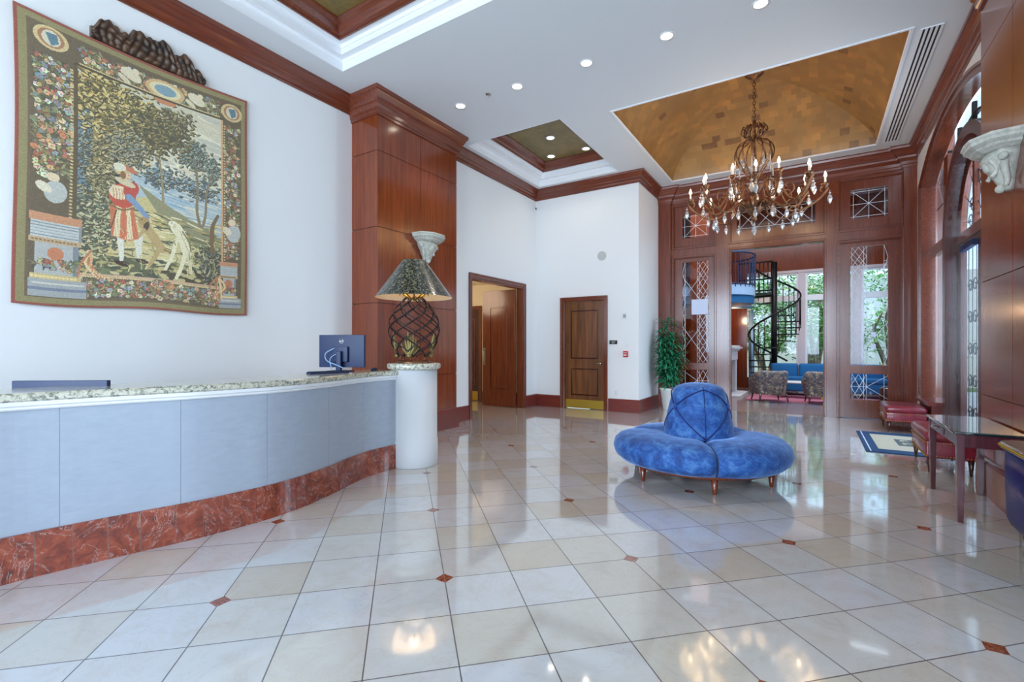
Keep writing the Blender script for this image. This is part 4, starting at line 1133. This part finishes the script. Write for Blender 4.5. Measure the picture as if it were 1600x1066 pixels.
    foliage(.27, .68, .04, .05, 380, [(150, 148, 100), (96, 104, 78), (190, 178, 128), (60, 70, 60)], .014)
    stroke([(.31, .36), (.42, .3), (.52, .29), (.62, .26)], .012, .005, (112, 86, 46)); stroke([(.44, .42), (.45, .34), (.5, .3)], .006, .006, (150, 124, 74))
    foliage(.3, .2, .05, .05, 500, [(214, 174, 92), (140, 112, 54), (96, 82, 44), (206, 180, 104)], .016)
    foliage(.44, .26, .07, .05, 900, [(206, 168, 88), (116, 100, 54), (84, 80, 50), (200, 176, 106)], .015)
    foliage(.56, .26, .05, .035, 330, [(92, 84, 52), (58, 58, 44), (130, 112, 62)], .014)
    foliage(.4, .38, .04, .04, 260, [(104, 112, 96), (140, 140, 110), (170, 150, 96)], .012)
    foliage(.62, .2, .04, .03, 140, [(110, 98, 60), (150, 130, 84), (70, 70, 50)], .012)
    foliage(.78, .74, .04, .02, 160, [(120, 124, 80), (86, 94, 64), (186, 168, 104)], .012)
    # standing huntsman in red and cream, and two hounds
    K = (46, 34, 28)
    for a, c_ in (((.36, .70, .395, .815), (214, 206, 180)), ((.43, .70, .47, .80), (206, 198, 172))):
        poly([(a[0], a[1]), (a[2], a[1]), (a[2]-.004, a[3]), (a[0]+.016, a[3])], c_)
    ell(.385, .825, .03, .012, K, .2); ell(.47, .81, .03, .011, K, .2)
    poly([(.335, .6), (.43, .6), (.455, .72), (.41, .735), (.34, .72)], (196, 90, 56)); poly([(.36, .6), (.38, .6), (.375, .725), (.35, .72)], (222, 196, 140)); poly([(.4, .6), (.415, .6), (.43, .725), (.405, .73)], (222, 196, 140))
    ell(.385, .56, .055, .06, (178, 60, 44)); ell(.37, .55, .04, .035, (226, 196, 144)); ell(.42, .53, .03, .045, (170, 56, 44), .4)
    stroke([(.41, .56), (.455, .595), (.49, .63)], .016, .011, (98, 122, 150)); ell(.497, .64, .012, .01, (216, 178, 136))
    ell(.395, .505, .045, .016, (200, 176, 130), .3)
    ell(.4, .475, .02, .028, (214, 172, 128)); ell(.385, .46, .035, .02, (196, 160, 104), -.4); ell(.41, .45, .04, .012, (184, 92, 60), .3); ell(.372, .45, .026, .022, (214, 204, 168))
    stroke([(.475, .66), (.5, .685), (.53, .72), (.555, .75)], .024, .02, (164, 130, 76)); ell(.475, .645, .026, .022, (150, 116, 66)); ell(.485, .665, .012, .026, (60, 46, 34), .3)
    stroke([(.475, .68), (.455, .71)], .009, .007, (164, 130, 76)); stroke([(.545, .74), (.52, .79), (.49, .83)], .012, .008, (164, 130, 76)); stroke([(.565, .75), (.60, .755), (.61, .735)], .006, .003, (120, 92, 52))
    stroke([(.62, .65), (.65, .69), (.67, .75)], .028, .022, (222, 208, 158)); ell(.605, .635, .022, .018, (226, 212, 166)); stroke([(.66, .76), (.64, .82), (.62, .86)], .01, .008, (222, 208, 158)); stroke([(.62, .7), (.6, .77), (.57, .83)], .01, .007, (222, 208, 158)); stroke([(.68, .74), (.685, .79), (.69, .83)], .009, .007, (206, 190, 138))
    stroke([(.65, .66), (.68, .7), (.69, .74)], .004, .003, (96, 84, 50))
    foliage(.8, .79, .03, .03, 300, [(86, 88, 74), (50, 54, 48), (140, 134, 96)], .014); stroke([(.83, .56), (.8, .62), (.8, .72)], .008, .014, (96, 72, 44))
    # costume folds, face, hound markings
    for q in range(9): x = .345+q*.012; stroke([(x, .62), (x-.004, .67), (x+.002+q*.001, .72)], .0016, .0016, (120, 44, 34), 8)
    for q in range(5): stroke([(.345+q*.012, .535), (.35+q*.012, .56), (.348+q*.012, .58)], .0018, .0018, (150, 70, 44), 8)
    ell(.409, .474, .0025, .002, (50, 36, 30)); stroke([(.402, .488), (.408, .489), (.412, .488)], .0015, .0015, (150, 70, 60), 5); ell(.386, .478, .012, .02, (120, 78, 44))
    stroke([(.34, .605), (.385, .615), (.432, .6)], .005, .005, (110, 80, 50), 10); stroke([(.36, .62), (.35, .66), (.34, .69)], .004, .003, (90, 60, 40), 10)
    for q in range(6): stroke([(.636+q*.006, .66+q*.012), (.642+q*.006, .67+q*.012), (.65+q*.005, .672+q*.012)], .0015, .0015, (150, 130, 86), 5)
    ell(.598, .632, .003, .003, (50, 40, 30)); ell(.612, .642, .008, .014, (196, 176, 126), .3); ell(.466, .64, .003, .003, (40, 30, 24))
    for q in range(40):
        x, y = R.uniform(.24, .84), R.uniform(.70, .86); stroke([(x, y), (x+R.normal(0, .01), y-.02), (x+R.normal(0, .02), y-.035)], .003, .001, [(170, 160, 96), (96, 98, 60), (206, 188, 120)][q % 3], 6)
    # borders with fruit and flower garlands
    for (x0, y0, x1, y1) in ((.05, .035, .2, .97), (.86, .035, .96, .97), (.05, .035, .96, .12), (.05, .88, .96, .965)):
        rect(x0, y0, x1, y1, (78, 64, 46))
    pal = [(224, 212, 176), (186, 104, 74), (206, 158, 104), (140, 152, 150), (104, 110, 72), (148, 74, 58), (222, 192, 136), (104, 118, 124), (176, 164, 116), (120, 100, 62), (92, 84, 58)]
    def blooms(x0, y0, x1, y1, n, s):
        for _ in range(n):     # leaves first
            x, y = R.uniform(x0, x1), R.uniform(y0, y1); ell(x, y, s*1.1, s*.3, [(96, 98, 62), (140, 128, 78), (58, 58, 42)][R.integers(3)], R.uniform(-1.5, 1.5))
        for _ in range(n):
            x, y = R.uniform(x0, x1), R.uniform(y0, y1); q = s*R.uniform(.35, 1.1); c = pal[R.integers(len(pal))]; m_ = R.integers(4, 7); a0 = R.uniform(0, 6)
            ell(x, y, q*1.1, q*1.0, (60, 50, 38))
            for j in range(m_):
                a = a0+2*PI*j/m_; ell(x+q*.5*math.cos(a), y+q*.4*math.sin(a), q*.5, q*.42, tuple(int(min(255, v*R.uniform(.8, 1.12))) for v in c))
            ell(x, y, q*.24, q*.22, (150, 96, 52))
            if R.random() < .45: ell(x+q*1.2, y, q*.7, q*.22, [(96, 98, 62), (140, 128, 78), (170, 150, 96)][R.integers(3)], R.uniform(-1.5, 1.5))
    blooms(.06, .14, .19, .55, 230, .015); blooms(.87, .14, .95, .74, 230, .012); blooms(.22, .05, .84, .11, 240, .012); blooms(.22, .895, .84, .955, 260, .013)
    for cx, cy in ((.12, .07), (.91, .08)):
        ell(cx, cy, .06, .05, (196, 166, 104)); ell(cx, cy, .045, .04, (150, 92, 60)); ell(cx, cy, .032, .034, (196, 186, 150)); poly([(cx-.02, cy-.015), (cx+.02, cy-.02), (cx+.025, cy+.01), (cx, cy+.025)], (70, 96, 106))
    for cx in (.42, .72): # winged figures flanking the cartouche
        ell(cx, .075, .045, .026, (214, 196, 152), .4); ell(cx+.02, .055, .014, .012, (222, 196, 150)); ell(cx-.03, .1, .03, .012, (206, 188, 144), .6)
    ell(.57, .085, .09, .05, (196, 150, 92)); ell(.57, .085, .072, .038, (214, 196, 140)); ell(.57, .085, .05, .026, (100, 130, 140)); ell(.57, .13, .05, .018, (186, 104, 66))
    for cx, cy in ((.125, .6), (.91, .63)):
        ell(cx, cy-.05, .022, .02, (222, 190, 144)); ell(cx+.01, cy, .04, .05, (168, 168, 156), .2); ell(cx-.03, cy-.01, .03, .02, (212, 196, 160), .6)
    for y in np.linspace(.15, .86, 60): ell(.188, y, .006, .004, (196, 170, 104)); ell(.868, y, .005, .004, (196, 170, 104))
    for x in np.linspace(.22, .84, 70): ell(x, .115, .005, .003, (206, 180, 112)); ell(x, .885, .005, .003, (206, 180, 112))
    # inner frame
    for a in ((.196, .12, .21, .88, (74, 58, 40)), (.85, .12, .86, .8, (196, 140, 92)), (.2, .118, .86, .126, (60, 50, 36)), (.2, .872, .86, .882, (190, 146, 106))): rect(*a)
    # pedestals at the lower corners
    for x0, x1, y0, k in ((.05, .25, .68, 1), (.84, .965, .76, .8)):
        h_ = .965-y0; wd = x1-x0
        rect(x0, y0, x1-.02, y0+.1*h_, (186, 116, 76)); rect(x0+.005, y0+.1*h_, x1-.025, y0+.32*h_, (176, 178, 168)); rect(x0, y0+.3*h_, x1-.02, y0+.36*h_, (176, 140, 96))
        rect(x0+.02, y0+.36*h_, x1-.04, y0+.76*h_, (158, 158, 150)); rect(x0+.005, y0+.74*h_, x1-.02, y0+.8*h_, (190, 160, 96)); rect(x0, y0+.8*h_, x1, .968, (140, 142, 138)); rect(x0, y0+.9*h_, x1, y0+.94*h_, (92, 100, 116))
        for q in range(5): rect(x0+.005, y0+(.12+q*.036)*h_, x1-.03+q*.003, y0+(.13+q*.036)*h_, (110, 116, 118))
        for q in range(12): xq = x0+.012+q*(wd-.04)/12; ell(xq, y0+.77*h_, .006*k, .005*k, (226, 196, 120)); ell(xq, y0+.33*h_, .005*k, .004*k, (110, 76, 50))
        rect(x1-.05*k, y0+.36*h_, x1-.03, y0+.74*h_, (104, 108, 112)); rect(x0+.012, y0+.84*h_, x1-.01, y0+.86*h_, (196, 190, 168)); rect(x1-.03*k, y0+.1*h_, x1-.02, y0+.3*h_, (120, 118, 112))
        ell((x0+x1)/2-.01, y0+.48*h_, .028*k, .03*k, (182, 98, 62)); blooms(x0+.01, y0+.56*h_, x1-.03, y0+.68*h_, 26, .013*k)
    for x, y in ((.265, .82), (.835, .86)):
        for q in range(9): stroke([(x, y-.03), (x+R.normal(0, .02), y+.02), (x+R.normal(.0, .03), y+.07)], .006, .004, [(206, 150, 96), (222, 186, 126), (170, 96, 60)][q % 3], 8)
    ell(.56, .9, .05, .03, (196, 116, 70)); blooms(.52, .88, .6, .93, 24, .011)
    # woven texture
    im = np.clip(im, 0, 1)**.66
    im *= (1+.10*R.standard_normal(im.shape[:2])[..., None]); im *= (1+.05*np.sin(yy*H_*PI))[..., None]
    return np.clip(im, 0, 1)
def tapestry():
    W_, H_ = 400, 510
    im = paint(W_, H_)
    y0, y1, zt, zb = 1.14, 3.13, 4.35, 1.77
    jj, ii = np.mgrid[0:H_+1, 0:W_+1]; fx = ii/W_; fz = jj/H_
    Y = y0+(y1-y0)*fx; Z = zt-(zt-zb)*fz
    Z = Z+(-.05*np.sin(PI*np.clip(fx*1.0, 0, 1))*(1-fz)-.012*np.sin(2*PI*fx*1.5)*(fz))
    Y = Y+.012*np.sin(PI*fz*1.4)*(1-fx)
    X = XL+.035+.010*np.sin(fx*9+fz*2)*(.4+fz*.6)+.006*np.sin(fz*6+fx*4)
    V = np.stack([X, Y, Z], -1).reshape(-1, 3)
    a = (jj[:-1, :-1]*(W_+1)+ii[:-1, :-1]).reshape(-1); F_ = np.stack([a, a+1, a+W_+2, a+W_+1], -1)
    me = bpy.data.meshes.new('woven_cloth'); me.from_pydata(V.tolist(), [], F_[:, ::-1].tolist())
    at_ = me.color_attributes.new('weave', 'FLOAT_COLOR', 'CORNER')
    col = np.repeat(np.concatenate([im.reshape(-1, 3), np.ones((W_*H_, 1))], 1), 4, axis=0).astype(np.float32)
    at_.data.foreach_set('color', col.reshape(-1))
    t = NT('woven_wool'); ca = t.n('ShaderNodeVertexColor'); ca.layer_name = 'weave'
    t.set(Base_Color=ca.outputs[0], Roughness=.9); me.materials.append(t.m)
    o = bpy.data.objects.new('tapestry', me); C.objects.link(o)
    for p in me.polygons: p.use_smooth = True
    sm = o.modifiers.new('thick', 'SOLIDIFY'); sm.thickness = .006; sm.offset = -1
    tag(o, 'large woven hunting-scene tapestry with floral border hanging on the white wall', 'tapestry')
    return o
tapestry()
# carved wooden crest above it
t = thing('carved_crest', (XL, 0, 0), 'dark carved wooden valance rising above the tapestry', 'carving')
b = MB(); ny, nz = 150, 36
y0c, y1c, zb_c = 1.66, 2.66, 4.315
lob = [(1.70, .10, .09), (1.80, .13, .20), (1.93, .12, .16), (2.05, .12, .235), (2.16, .1, .22), (2.27, .11, .25), (2.38, .09, .17), (2.47, .1, .21), (2.57, .08, .12), (2.64, .05, .06)]
def topz(y): return max(.03, max(h*math.sqrt(max(0, 1-((y-c)/w_)**2)) for c, w_, h in lob)+.008*math.sin(y*95))
rings = []
for i in range(ny+1):
    y = y0c+(y1c-y0c)*i/ny; tz = topz(y)*1.15+.02; ring = [(0.002, y, zb_c)]
    for j in range(nz+1):
        f = j/nz; z = zb_c+tz*f
        dep = .055*math.sqrt(max(0, 1-(2*f-1)**4))
        dep *= .62+.38*abs(math.sin(y*52+1.6*math.sin(f*4+y*7)))+.12*math.sin(f*22+y*17)
        ring.append((.004+max(.004, dep), y, z))
    ring.append((0.002, y, zb_c+tz)); rings.append(ring)
b.loft(rings, True, True)
b.build('carving', M['carved'], t)
# ================================================================== STONE WALL BRACKETS
def bracket(loc, rz, label):
    t = thing('wall_bracket', loc, label, 'bracket', 'carved stone wall brackets', rz)
    # local: wall at x=0, projects to +x, width along y ; top at z=0
    def outl(hw, d, z, n=5):
        return [(0, -hw, z), (d*.62, -hw*.92, z), (d*.97, -hw*.45, z), (d, 0, z), (d*.97, hw*.45, z), (d*.62, hw*.92, z), (0, hw, z)]
    prof = [(.30, .30, 0), (.30, .30, -.02), (.285, .285, -.035), (.285, .285, -.055), (.25, .25, -.08), (.245, .24, -.095), (.20, .2, -.12), (.17, .15, -.125)]
    MB().loft([outl(a, c, z) for a, c, z in prof], True, True, True, False).build('shelf', M['stone'], t, bevel=.004)
    prof = [(.19, .17, -.12), (.18, .19, -.16), (.16, .17, -.2), (.12, .15, -.25), (.10, .12, -.3), (.07, .10, -.345), (.06, .075, -.39), (.035, .04, -.43)]
    b = MB().loft([outl(a, c, z) for a, c, z in prof], True, True, True, True)
    for s_ in (1, -1):
        b.tube([(.06+.015*math.sin(q), s_*(.15-.035*q/2)+.0, -.15-q*.045) for q in np.linspace(0, 5.5, 16)], list(np.linspace(.036, .018, 16)), 8)
        b.sphere((.09, s_*.165, -.18), .035, 10, 8)
        b.tube([(.13+.02*math.cos(q), s_*(.08+.02*math.sin(q)), -.17-q*.03) for q in np.linspace(0, 5, 14)], .017, 6)
    b.sphere((.15, 0, -.2), .05, 10, 8, .6, 1, 1.3); b.sphere((.07, 0, -.41), .035, 10, 8)
    b.build('scroll', M['stone'], t)
    return t
bracket((XP, 5.68, 3.16), 0, 'carved pale stone bracket on the left cherry pier, above the lamp')
bracket((1.37, 5.55, 3.12), PI, 'carved pale stone bracket on the right cherry pier')
# ================================================================== SMALL WALL FITTINGS
def aty(u, v, y=YF):
    a = math.radians(32.567); f_ = 745.2; q = (u-798)/f_
    dx = -math.sin(a)+math.cos(a)*q; dy = math.cos(a)+math.sin(a)*q; t_ = y/dy
    return dx*t_, 1.4+(541-v)/f_*t_
x, z = aty(940.5, 400)
t = thing('ceiling_speaker', (x, YF, z), 'round grey speaker grille high on the far white wall above the door', 'speaker')
b = MB(); b.prism([(.1*math.cos(a), .1*math.sin(a)) for a in np.linspace(0, 2*PI, 33)[:-1]], 'y', -.015, -.001); b.build('grille', plain('grey_grille', (188, 190, 186), .6), t, bevel=.004)
x, z = aty(976.5, 493.5)
t = thing('thermostat', (x, YF, z), 'small white thermostat box on the far wall right of the door', 'thermostat')
MB().box(-.07, .07, -.03, -.001, -.07, .07).build('housing', M['plastic'], t, bevel=.006)
MB().box(-.03, .03, -.034, -.0305, -.045, .03).build('display', plain('lcd', (150, 160, 150), .3), t)
x, z = aty(958.5, 535)
t = thing('door_sign', (x, YF, z), 'small black door sign with raised pale lettering beside the door', 'sign')
MB().box(-.085, .085, -.012, -.001, -.04, .04).build('plate', M['gap'], t)
b = MB()
for r, (zc, ws_) in enumerate(((.012, [.014, .01, .012, .016, .01, .012]), (-.014, [.01, .014, .01, .01]))):
    xx_ = -sum(ws_)/2-.006*len(ws_)/2
    for w_ in ws_: b.box(xx_, xx_+w_, -.0135, -.012, zc-.006, zc+.006); xx_ += w_+.006
b.build('lettering', M['nickel'], t)
x, z = aty(978, 553.5)
t = thing('fire_alarm_pull', (x, YF, z), 'red fire alarm pull station on the far wall near the corner', 'fire alarm')
MB().box(-.05, .05, -.045, -.001, -.065, .065).build('housing', M['red'], t, bevel=.006)
b = MB().box(-.035, .035, -.048, -.0455, .02, .032); b.box(-.03, .03, -.06, -.0455, -.03, -.01); b.build('pull_bar', M['plastic'], t)
x, z = aty(980.5, 541)
tag(MB().box(x-.04, x+.04, YF-.006, YF-.001, z-.025, z+.025).build('wall_label', M['plastic'], None), 'small white label plate just above the red fire alarm', 'label')
x, z = aty(962.5, 614)
t = thing('power_outlet', (x, YF, z), 'white power outlet low on the far wall right of the door', 'outlet')
MB().box(-.035, .035, -.007, -.001, -.055, .055).build('face_plate', M['plastic'], t, bevel=.002)
b = MB()
for zc in (-.022, .022): b.box(-.012, -.008, -.0082, -.007, zc-.008, zc+.008); b.box(.008, .012, -.0082, -.007, zc-.008, zc+.008)
b.build('sockets', M['gap'], t)
t = thing('security_camera', (XD+.001, 9.72, 4.62), 'tiny dome security camera high in the white corner under the crown moulding', 'camera')
MB().sphere((.03, 0, 0), .035, 12, 8).build('dome', M['plastic'], t)
MB().sphere((.055, -.015, -.005), .018, 10, 6).build('lens', M['gap'], t)
# ================================================================== POTTED PLANT
pl = thing('potted_plant', (-2.73, 10.72, 0), 'tall green potted dracaena in a white tapered pot by the screen', 'plant')
MB().lathe([(.10, 0), (.11, .01), (.17, .44), (.185, .45), (.185, .48), (.165, .48), (.15, .42), (0, .42)], 0, 0, 28, cap=False).build('pot', M['pot'], pl)
MB().lathe([(.152, .425), (.0, .43)], 0, 0, 20, cap=False).build('soil', M['soil'], pl)
stems = [((.0, .02), (-.05, .05), 2.02), ((.03, 0), (.14, -.05), 1.7), ((-.03, -.02), (-.12, -.1), 1.5), ((.02, .03), (.22, .05), 1.25), ((0, -.03), (-.02, -.14), 1.15), ((-.02, .0), (-.2, .02), 1.75)]
b = MB(); lv = MB()
for (sx, sy), (tx, ty_), hh in stems:
    pts = catmull([(sx, sy, .4), (sx+(tx-sx)*.3, sy+(ty_-sy)*.3, .4+(hh-.4)*.5), (tx, ty_, hh)], 8); b.tube(pts, .011, 6)
    for q in range(230):
        f = random.uniform(.12, 1)**.8; c = pts[min(len(pts)-1, int(f*(len(pts)-1)))]
        a = random.uniform(0, 2*PI); L = random.uniform(.2, .36); up = random.uniform(-.2, .9)
        d_ = Vector((math.cos(a), math.sin(a), up)).normalized(); sd = Vector((-math.sin(a), math.cos(a), 0)); w_ = random.uniform(.016, .03)
        c0 = Vector(c)+Vector((0, 0, random.uniform(-.03, .03)))
        p1 = c0+d_*L*.45; p2 = c0+d_*L*.8+Vector((0, 0, -L*.1)); p3 = c0+d_*L+Vector((0, 0, -L*.3))
        if min((c0+d_*L).x, p1.x) < -.34 or (c0+d_*L).y > .56: continue
        lv.add([c0, p1+sd*w_, p1-sd*w_, p2+sd*w_*.8, p2-sd*w_*.8, p3], [(0, 1, 2), (2, 1, 3, 4), (4, 3, 5)], True)
b.build('stem', M['bark'], pl); lv.build('foliage', M['leaf'], pl)
# ================================================================== ROUND VELVET BORNE SETTEE
SX, SY = -1.076, 5.487
sf = thing('round_settee', (SX, SY, 0), 'round blue velvet settee with conical padded centre back in the lobby', 'settee')
cr0 = math.radians(-100)+va
NS = 3
for k in range(NS):
    a0 = cr0+k*2*PI/NS+.012; a1 = cr0+(k+1)*2*PI/NS-.012
    prof = [(.25, .17), (.74, .165), (.83, .18), (.885, .23), (.905, .30), (.885, .37), (.83, .42), (.74, .45), (.6, .465), (.45, .46), (.25, .44)]
    rings = []
    nn = 26
    for i in range(nn+1):
        t_ = i/nn; e = min(t_, 1-t_)*nn/4.0; puff = 1-max(0, 1-e)**2*1.0 if e < 1 else 1
        a = a0+(a1-a0)*t_; ring = []
        for r, z in prof:
            zc_ = .31; rr = .25+(r-.25)*(.93+.07*puff); zz = zc_+(z-zc_)*(.72+.28*puff) if z > zc_ else z
            ring.append((rr*math.cos(a), rr*math.sin(a), zz))
        rings.append(ring)
    MB().loft(rings, True, True).build('seat_segment', M['velvet'], sf)
def coneR(z):  # radius of centre back at height z
    t_ = (z-.42)/.57
    return .36-.02*t_-.10*t_**1.6 if t_ < .9 else .36-.02*t_-.10*t_**1.6-.09*((t_-.9)/.1)**2
prof = [(coneR(z), z) for z in np.linspace(.40, .99, 22)]+[(.1, .998), (.0, 1.0)]
cone = MB()
rings = []
for r, z in prof:
    rr = []
    for i in range(60):
        a = 2*PI*i/60; g = (a-(cr0+PI/NS*0)) % (2*PI/NS)/(2*PI/NS); pf = 1-.035*abs(math.cos(PI*g))**14
        rr.append((r*pf*math.cos(a), r*pf*math.sin(a), z))
    rings.append(rr)
cone.loft(rings, True, True); cb_ = cone.build('centre_back', M['velvet'], sf)
b = MB()
for k in range(NS):
    ab = cr0+math.radians(-60)+k*2*PI/NS; an = ab+2*PI/NS; am = (ab+an)/2
    zb_, zt_, zl = .76, .945, .44
    def ln(aa, za, ac, zc2, bow=0):
        return [((coneR(za+(zc2-za)*t_)+.002)*math.cos(aa+(ac-aa)*t_), (coneR(za+(zc2-za)*t_)+.002)*math.sin(aa+(ac-aa)*t_), za+(zc2-za)*t_+bow*math.sin(PI*t_)) for t_ in np.linspace(0, 1, 18)]
    for aa, za, ac, zc2, bw in ((ab, zb_, am, zt_, .03), (am, zt_, an, zb_, .03), (ab, zb_, am, zl, 0), (am, zl, an, zb_, 0)): b.tube(ln(aa, za, ac, zc2, bw), .0065, 6)
    b.tube(ln(am, zl, am, .975), .003, 5)
    q = coneR(zb_)
    c = Vector((q*math.cos(ab), q*math.sin(ab), zb_)); u_ = Vector((-math.sin(ab), math.cos(ab), 0)); n_ = Vector((math.cos(ab), math.sin(ab), .2)).normalized(); v_ = n_.cross(u_)
    s_ = .032
    ptsb = [c+u_*s_, c+v_*s_*1.2, c-u_*s_, c-v_*s_*1.2]
    bt = MB(); bt.loft([[tuple(p-n_*.01) for p in ptsb], [tuple(p+n_*.012) for p in ptsb], [tuple(c+(p-c)*.6+n_*.018) for p in ptsb]], True, True, True, False); bt.build('button', M['velvet'], cb_)
b.build('piping', M['piping'], cb_)
MB().lathe([(.0, .135), (.735, .135), (.75, .15), (.75, .175), (0, .178)], 0, 0, 6 if False else 48, cap=False).build('base_frame', M['wood'], sf)
for k in range(6):
    a = cr0+k*PI/3; x, y = .715*math.cos(a), .715*math.sin(a)
    MB().lathe([(.016, 0), (.02, .005), (.036, .15)], x, y, 12).build('leg', M['wood'], sf)
# ================================================================== OTTOMANS
def ottoman(x0, x1, y0, y1, h, label):
    cx, cy = (x0+x1)/2, (y0+y1)/2; t = thing('leather_ottoman', (cx, cy, 0), label, 'ottoman', 'burgundy leather ottomans')
    hx_, hy_ = (x1-x0)/2, (y1-y0)/2
    MB().rbox(-hx_+.01, hx_-.01, -hy_+.01, hy_-.01, .17, h-.11, .02, zr=.008).build('apron', M['leather'], t)
    MB().rbox(-hx_, hx_, -hy_, hy_, h-.12, h, .05, zr=.05).build('cushion', M['leather'], t)
    for x in (-hx_+.05, hx_-.05):
        for y in (-hy_+.05, hy_-.05): MB().lathe([(.012, 0), (.03, .175)], x, y, 8).build('leg', M['wood_dark'], t)
    b = MB()
    for z in (h-.125, .19):
        k = -hx_+.02
        while k < hx_-.01:
            for y in (-hy_+.006, hy_-.006): b.sphere((k, y, z), .007, 6, 4)
            k += .028
        k = -hy_+.02
        while k < hy_-.01:
            for x in (-hx_+.006, hx_-.006): b.sphere((x, k, z), .007, 6, 4)
            k += .028
    o = b.build('nailheads', M['brass'], t); o['kind'] = 'stuff'
ottoman(.96, 1.50, 9.85, 10.72, .43, 'burgundy leather ottoman by the glazed screen, the farther one')
ottoman(1.02, 1.46, 6.92, 7.87, .46, 'burgundy leather ottoman with nailhead trim behind the console table, the nearer one')
# ---- door mat
mt = thing('door_mat', (0, 0, 0), 'blue bordered beige door mat before the entrance', 'mat')
MB().box(.57, 1.62, 7.88, 9.68, .001, .012).build('border', M['matblue'], mt, bevel=.003)
MB().box(.72, 1.47, 8.12, 9.42, .0125, .014).build('field', M['matbeige'], mt)
MB().frame('y', 0, 0, 0, 0, 0, 0, 0) if False else None
b = MB(); b.box(.615, .63, 7.9, 9.66, .0122, .0135); b.build('stripe', M['paper'], mt)
em = MB().box(.98, 1.3, 8.5, 9.06, .0143, .0155).build('emblem', M['matgrey'], mt)
b = MB()
for cx, cy in ((1.08, 8.65), (1.2, 8.78), (1.08, 8.9)): b.tube([(cx+.045*math.cos(a), cy+.05*math.sin(a), .017) for a in np.linspace(0, 4.6, 14)], .009, 4)
b.build('emblem_mark', M['matbeige'], em)
# ================================================================== CONSOLE TABLE
tb = thing('console_table', (1.16, 5.62, 0), 'dark console table with glossy black glass top against the right pier', 'table')
MB().rbox(-.235, .19, -.55, .6, .702, .725, .01, zr=.006).build('top', M['tabletop'], tb)
b = MB(); b.box(-.2, -.18, -.5, .55, .60, .70); b.box(.15, .17, -.5, .55, .6, .7); b.box(-.2, .17, -.52, -.5, .6, .7); b.box(-.2, .17, .55, .57, .6, .7)
b.build('apron', M['tablewood'], tb)
dr = MB().box(-.212, -.2005, .0, .42, .615, .69).build('drawer', M['tablewood'], tb, bevel=.003)
MB().tube([(-.213, .16, .655), (-.235, .16, .655), (-.235, .26, .655), (-.213, .26, .655)], .005, 6).build('handle', M['nickel'], dr)
for x in (-.19, .15):
    for y in (-.5, .55):
        s0, s1 = .027, .018
        MB().loft([[(x-s1, y-s1, 0), (x+s1, y-s1, 0), (x+s1, y+s1, 0), (x-s1, y+s1, 0)], [(x-s0, y-s0, .70), (x+s0, y-s0, .70), (x+s0, y+s0, .70), (x-s0, y+s0, .70)]], True, True, True, False).build('leg', M['tablewood'], tb, bevel=.002)
# ---- lacquer cabinet at right edge
cb = thing('lacquer_cabinet', (1.31, 4.14, 0), 'glossy deep blue lacquered cabinet with studded metal rim at the right edge', 'cabinet')
def rr_ring(hx_, y0, y1, z, r=.09, n=6):
    o = []
    for (px, py, a0) in ((hx_-r, y1-r, 0), (-hx_+r, y1-r, PI/2), (-hx_+r, y0+r, PI), (hx_-r, y0+r, 1.5*PI)):
        for i in range(n+1): a = a0+PI/2*i/n; o.append((px+r*math.cos(a), py+r*math.sin(a), z))
    return o
MB().loft([rr_ring(.15, -.6, .44, 0), rr_ring(.15, -.6, .44, .2)], True, True).build('plinth', M['laqblack'], cb)
MB().loft([rr_ring(.20, -.66, .47, .20), rr_ring(.215, -.66, .485, .24), rr_ring(.222, -.66, .49, .45), rr_ring(.222, -.66, .49, .70)], True, True).build('body', M['laq'], cb)
MB().loft([rr_ring(.225, -.66, .495, .70), rr_ring(.24, -.66, .51, .705), rr_ring(.243, -.66, .513, .725), rr_ring(.24, -.66, .51, .745), rr_ring(.225, -.66, .495, .75)], True, True).build('top', M['nickel'], cb)
b = MB()
rg = rr_ring(.244, -.66, .514, .725)
P_ = [Vector(p) for p in rg]; acc = 0
for i in range(len(P_)):
    a, c = P_[i], P_[(i+1) % len(P_)]; d_ = (c-a).length; m_ = max(1, int(d_/.022))
    for q in range(m_): p = a.lerp(c, q/m_); b.sphere(tuple(p), .009, 6, 4)
o = b.build('rim_studs', M['brass'], cb); o['kind'] = 'stuff'
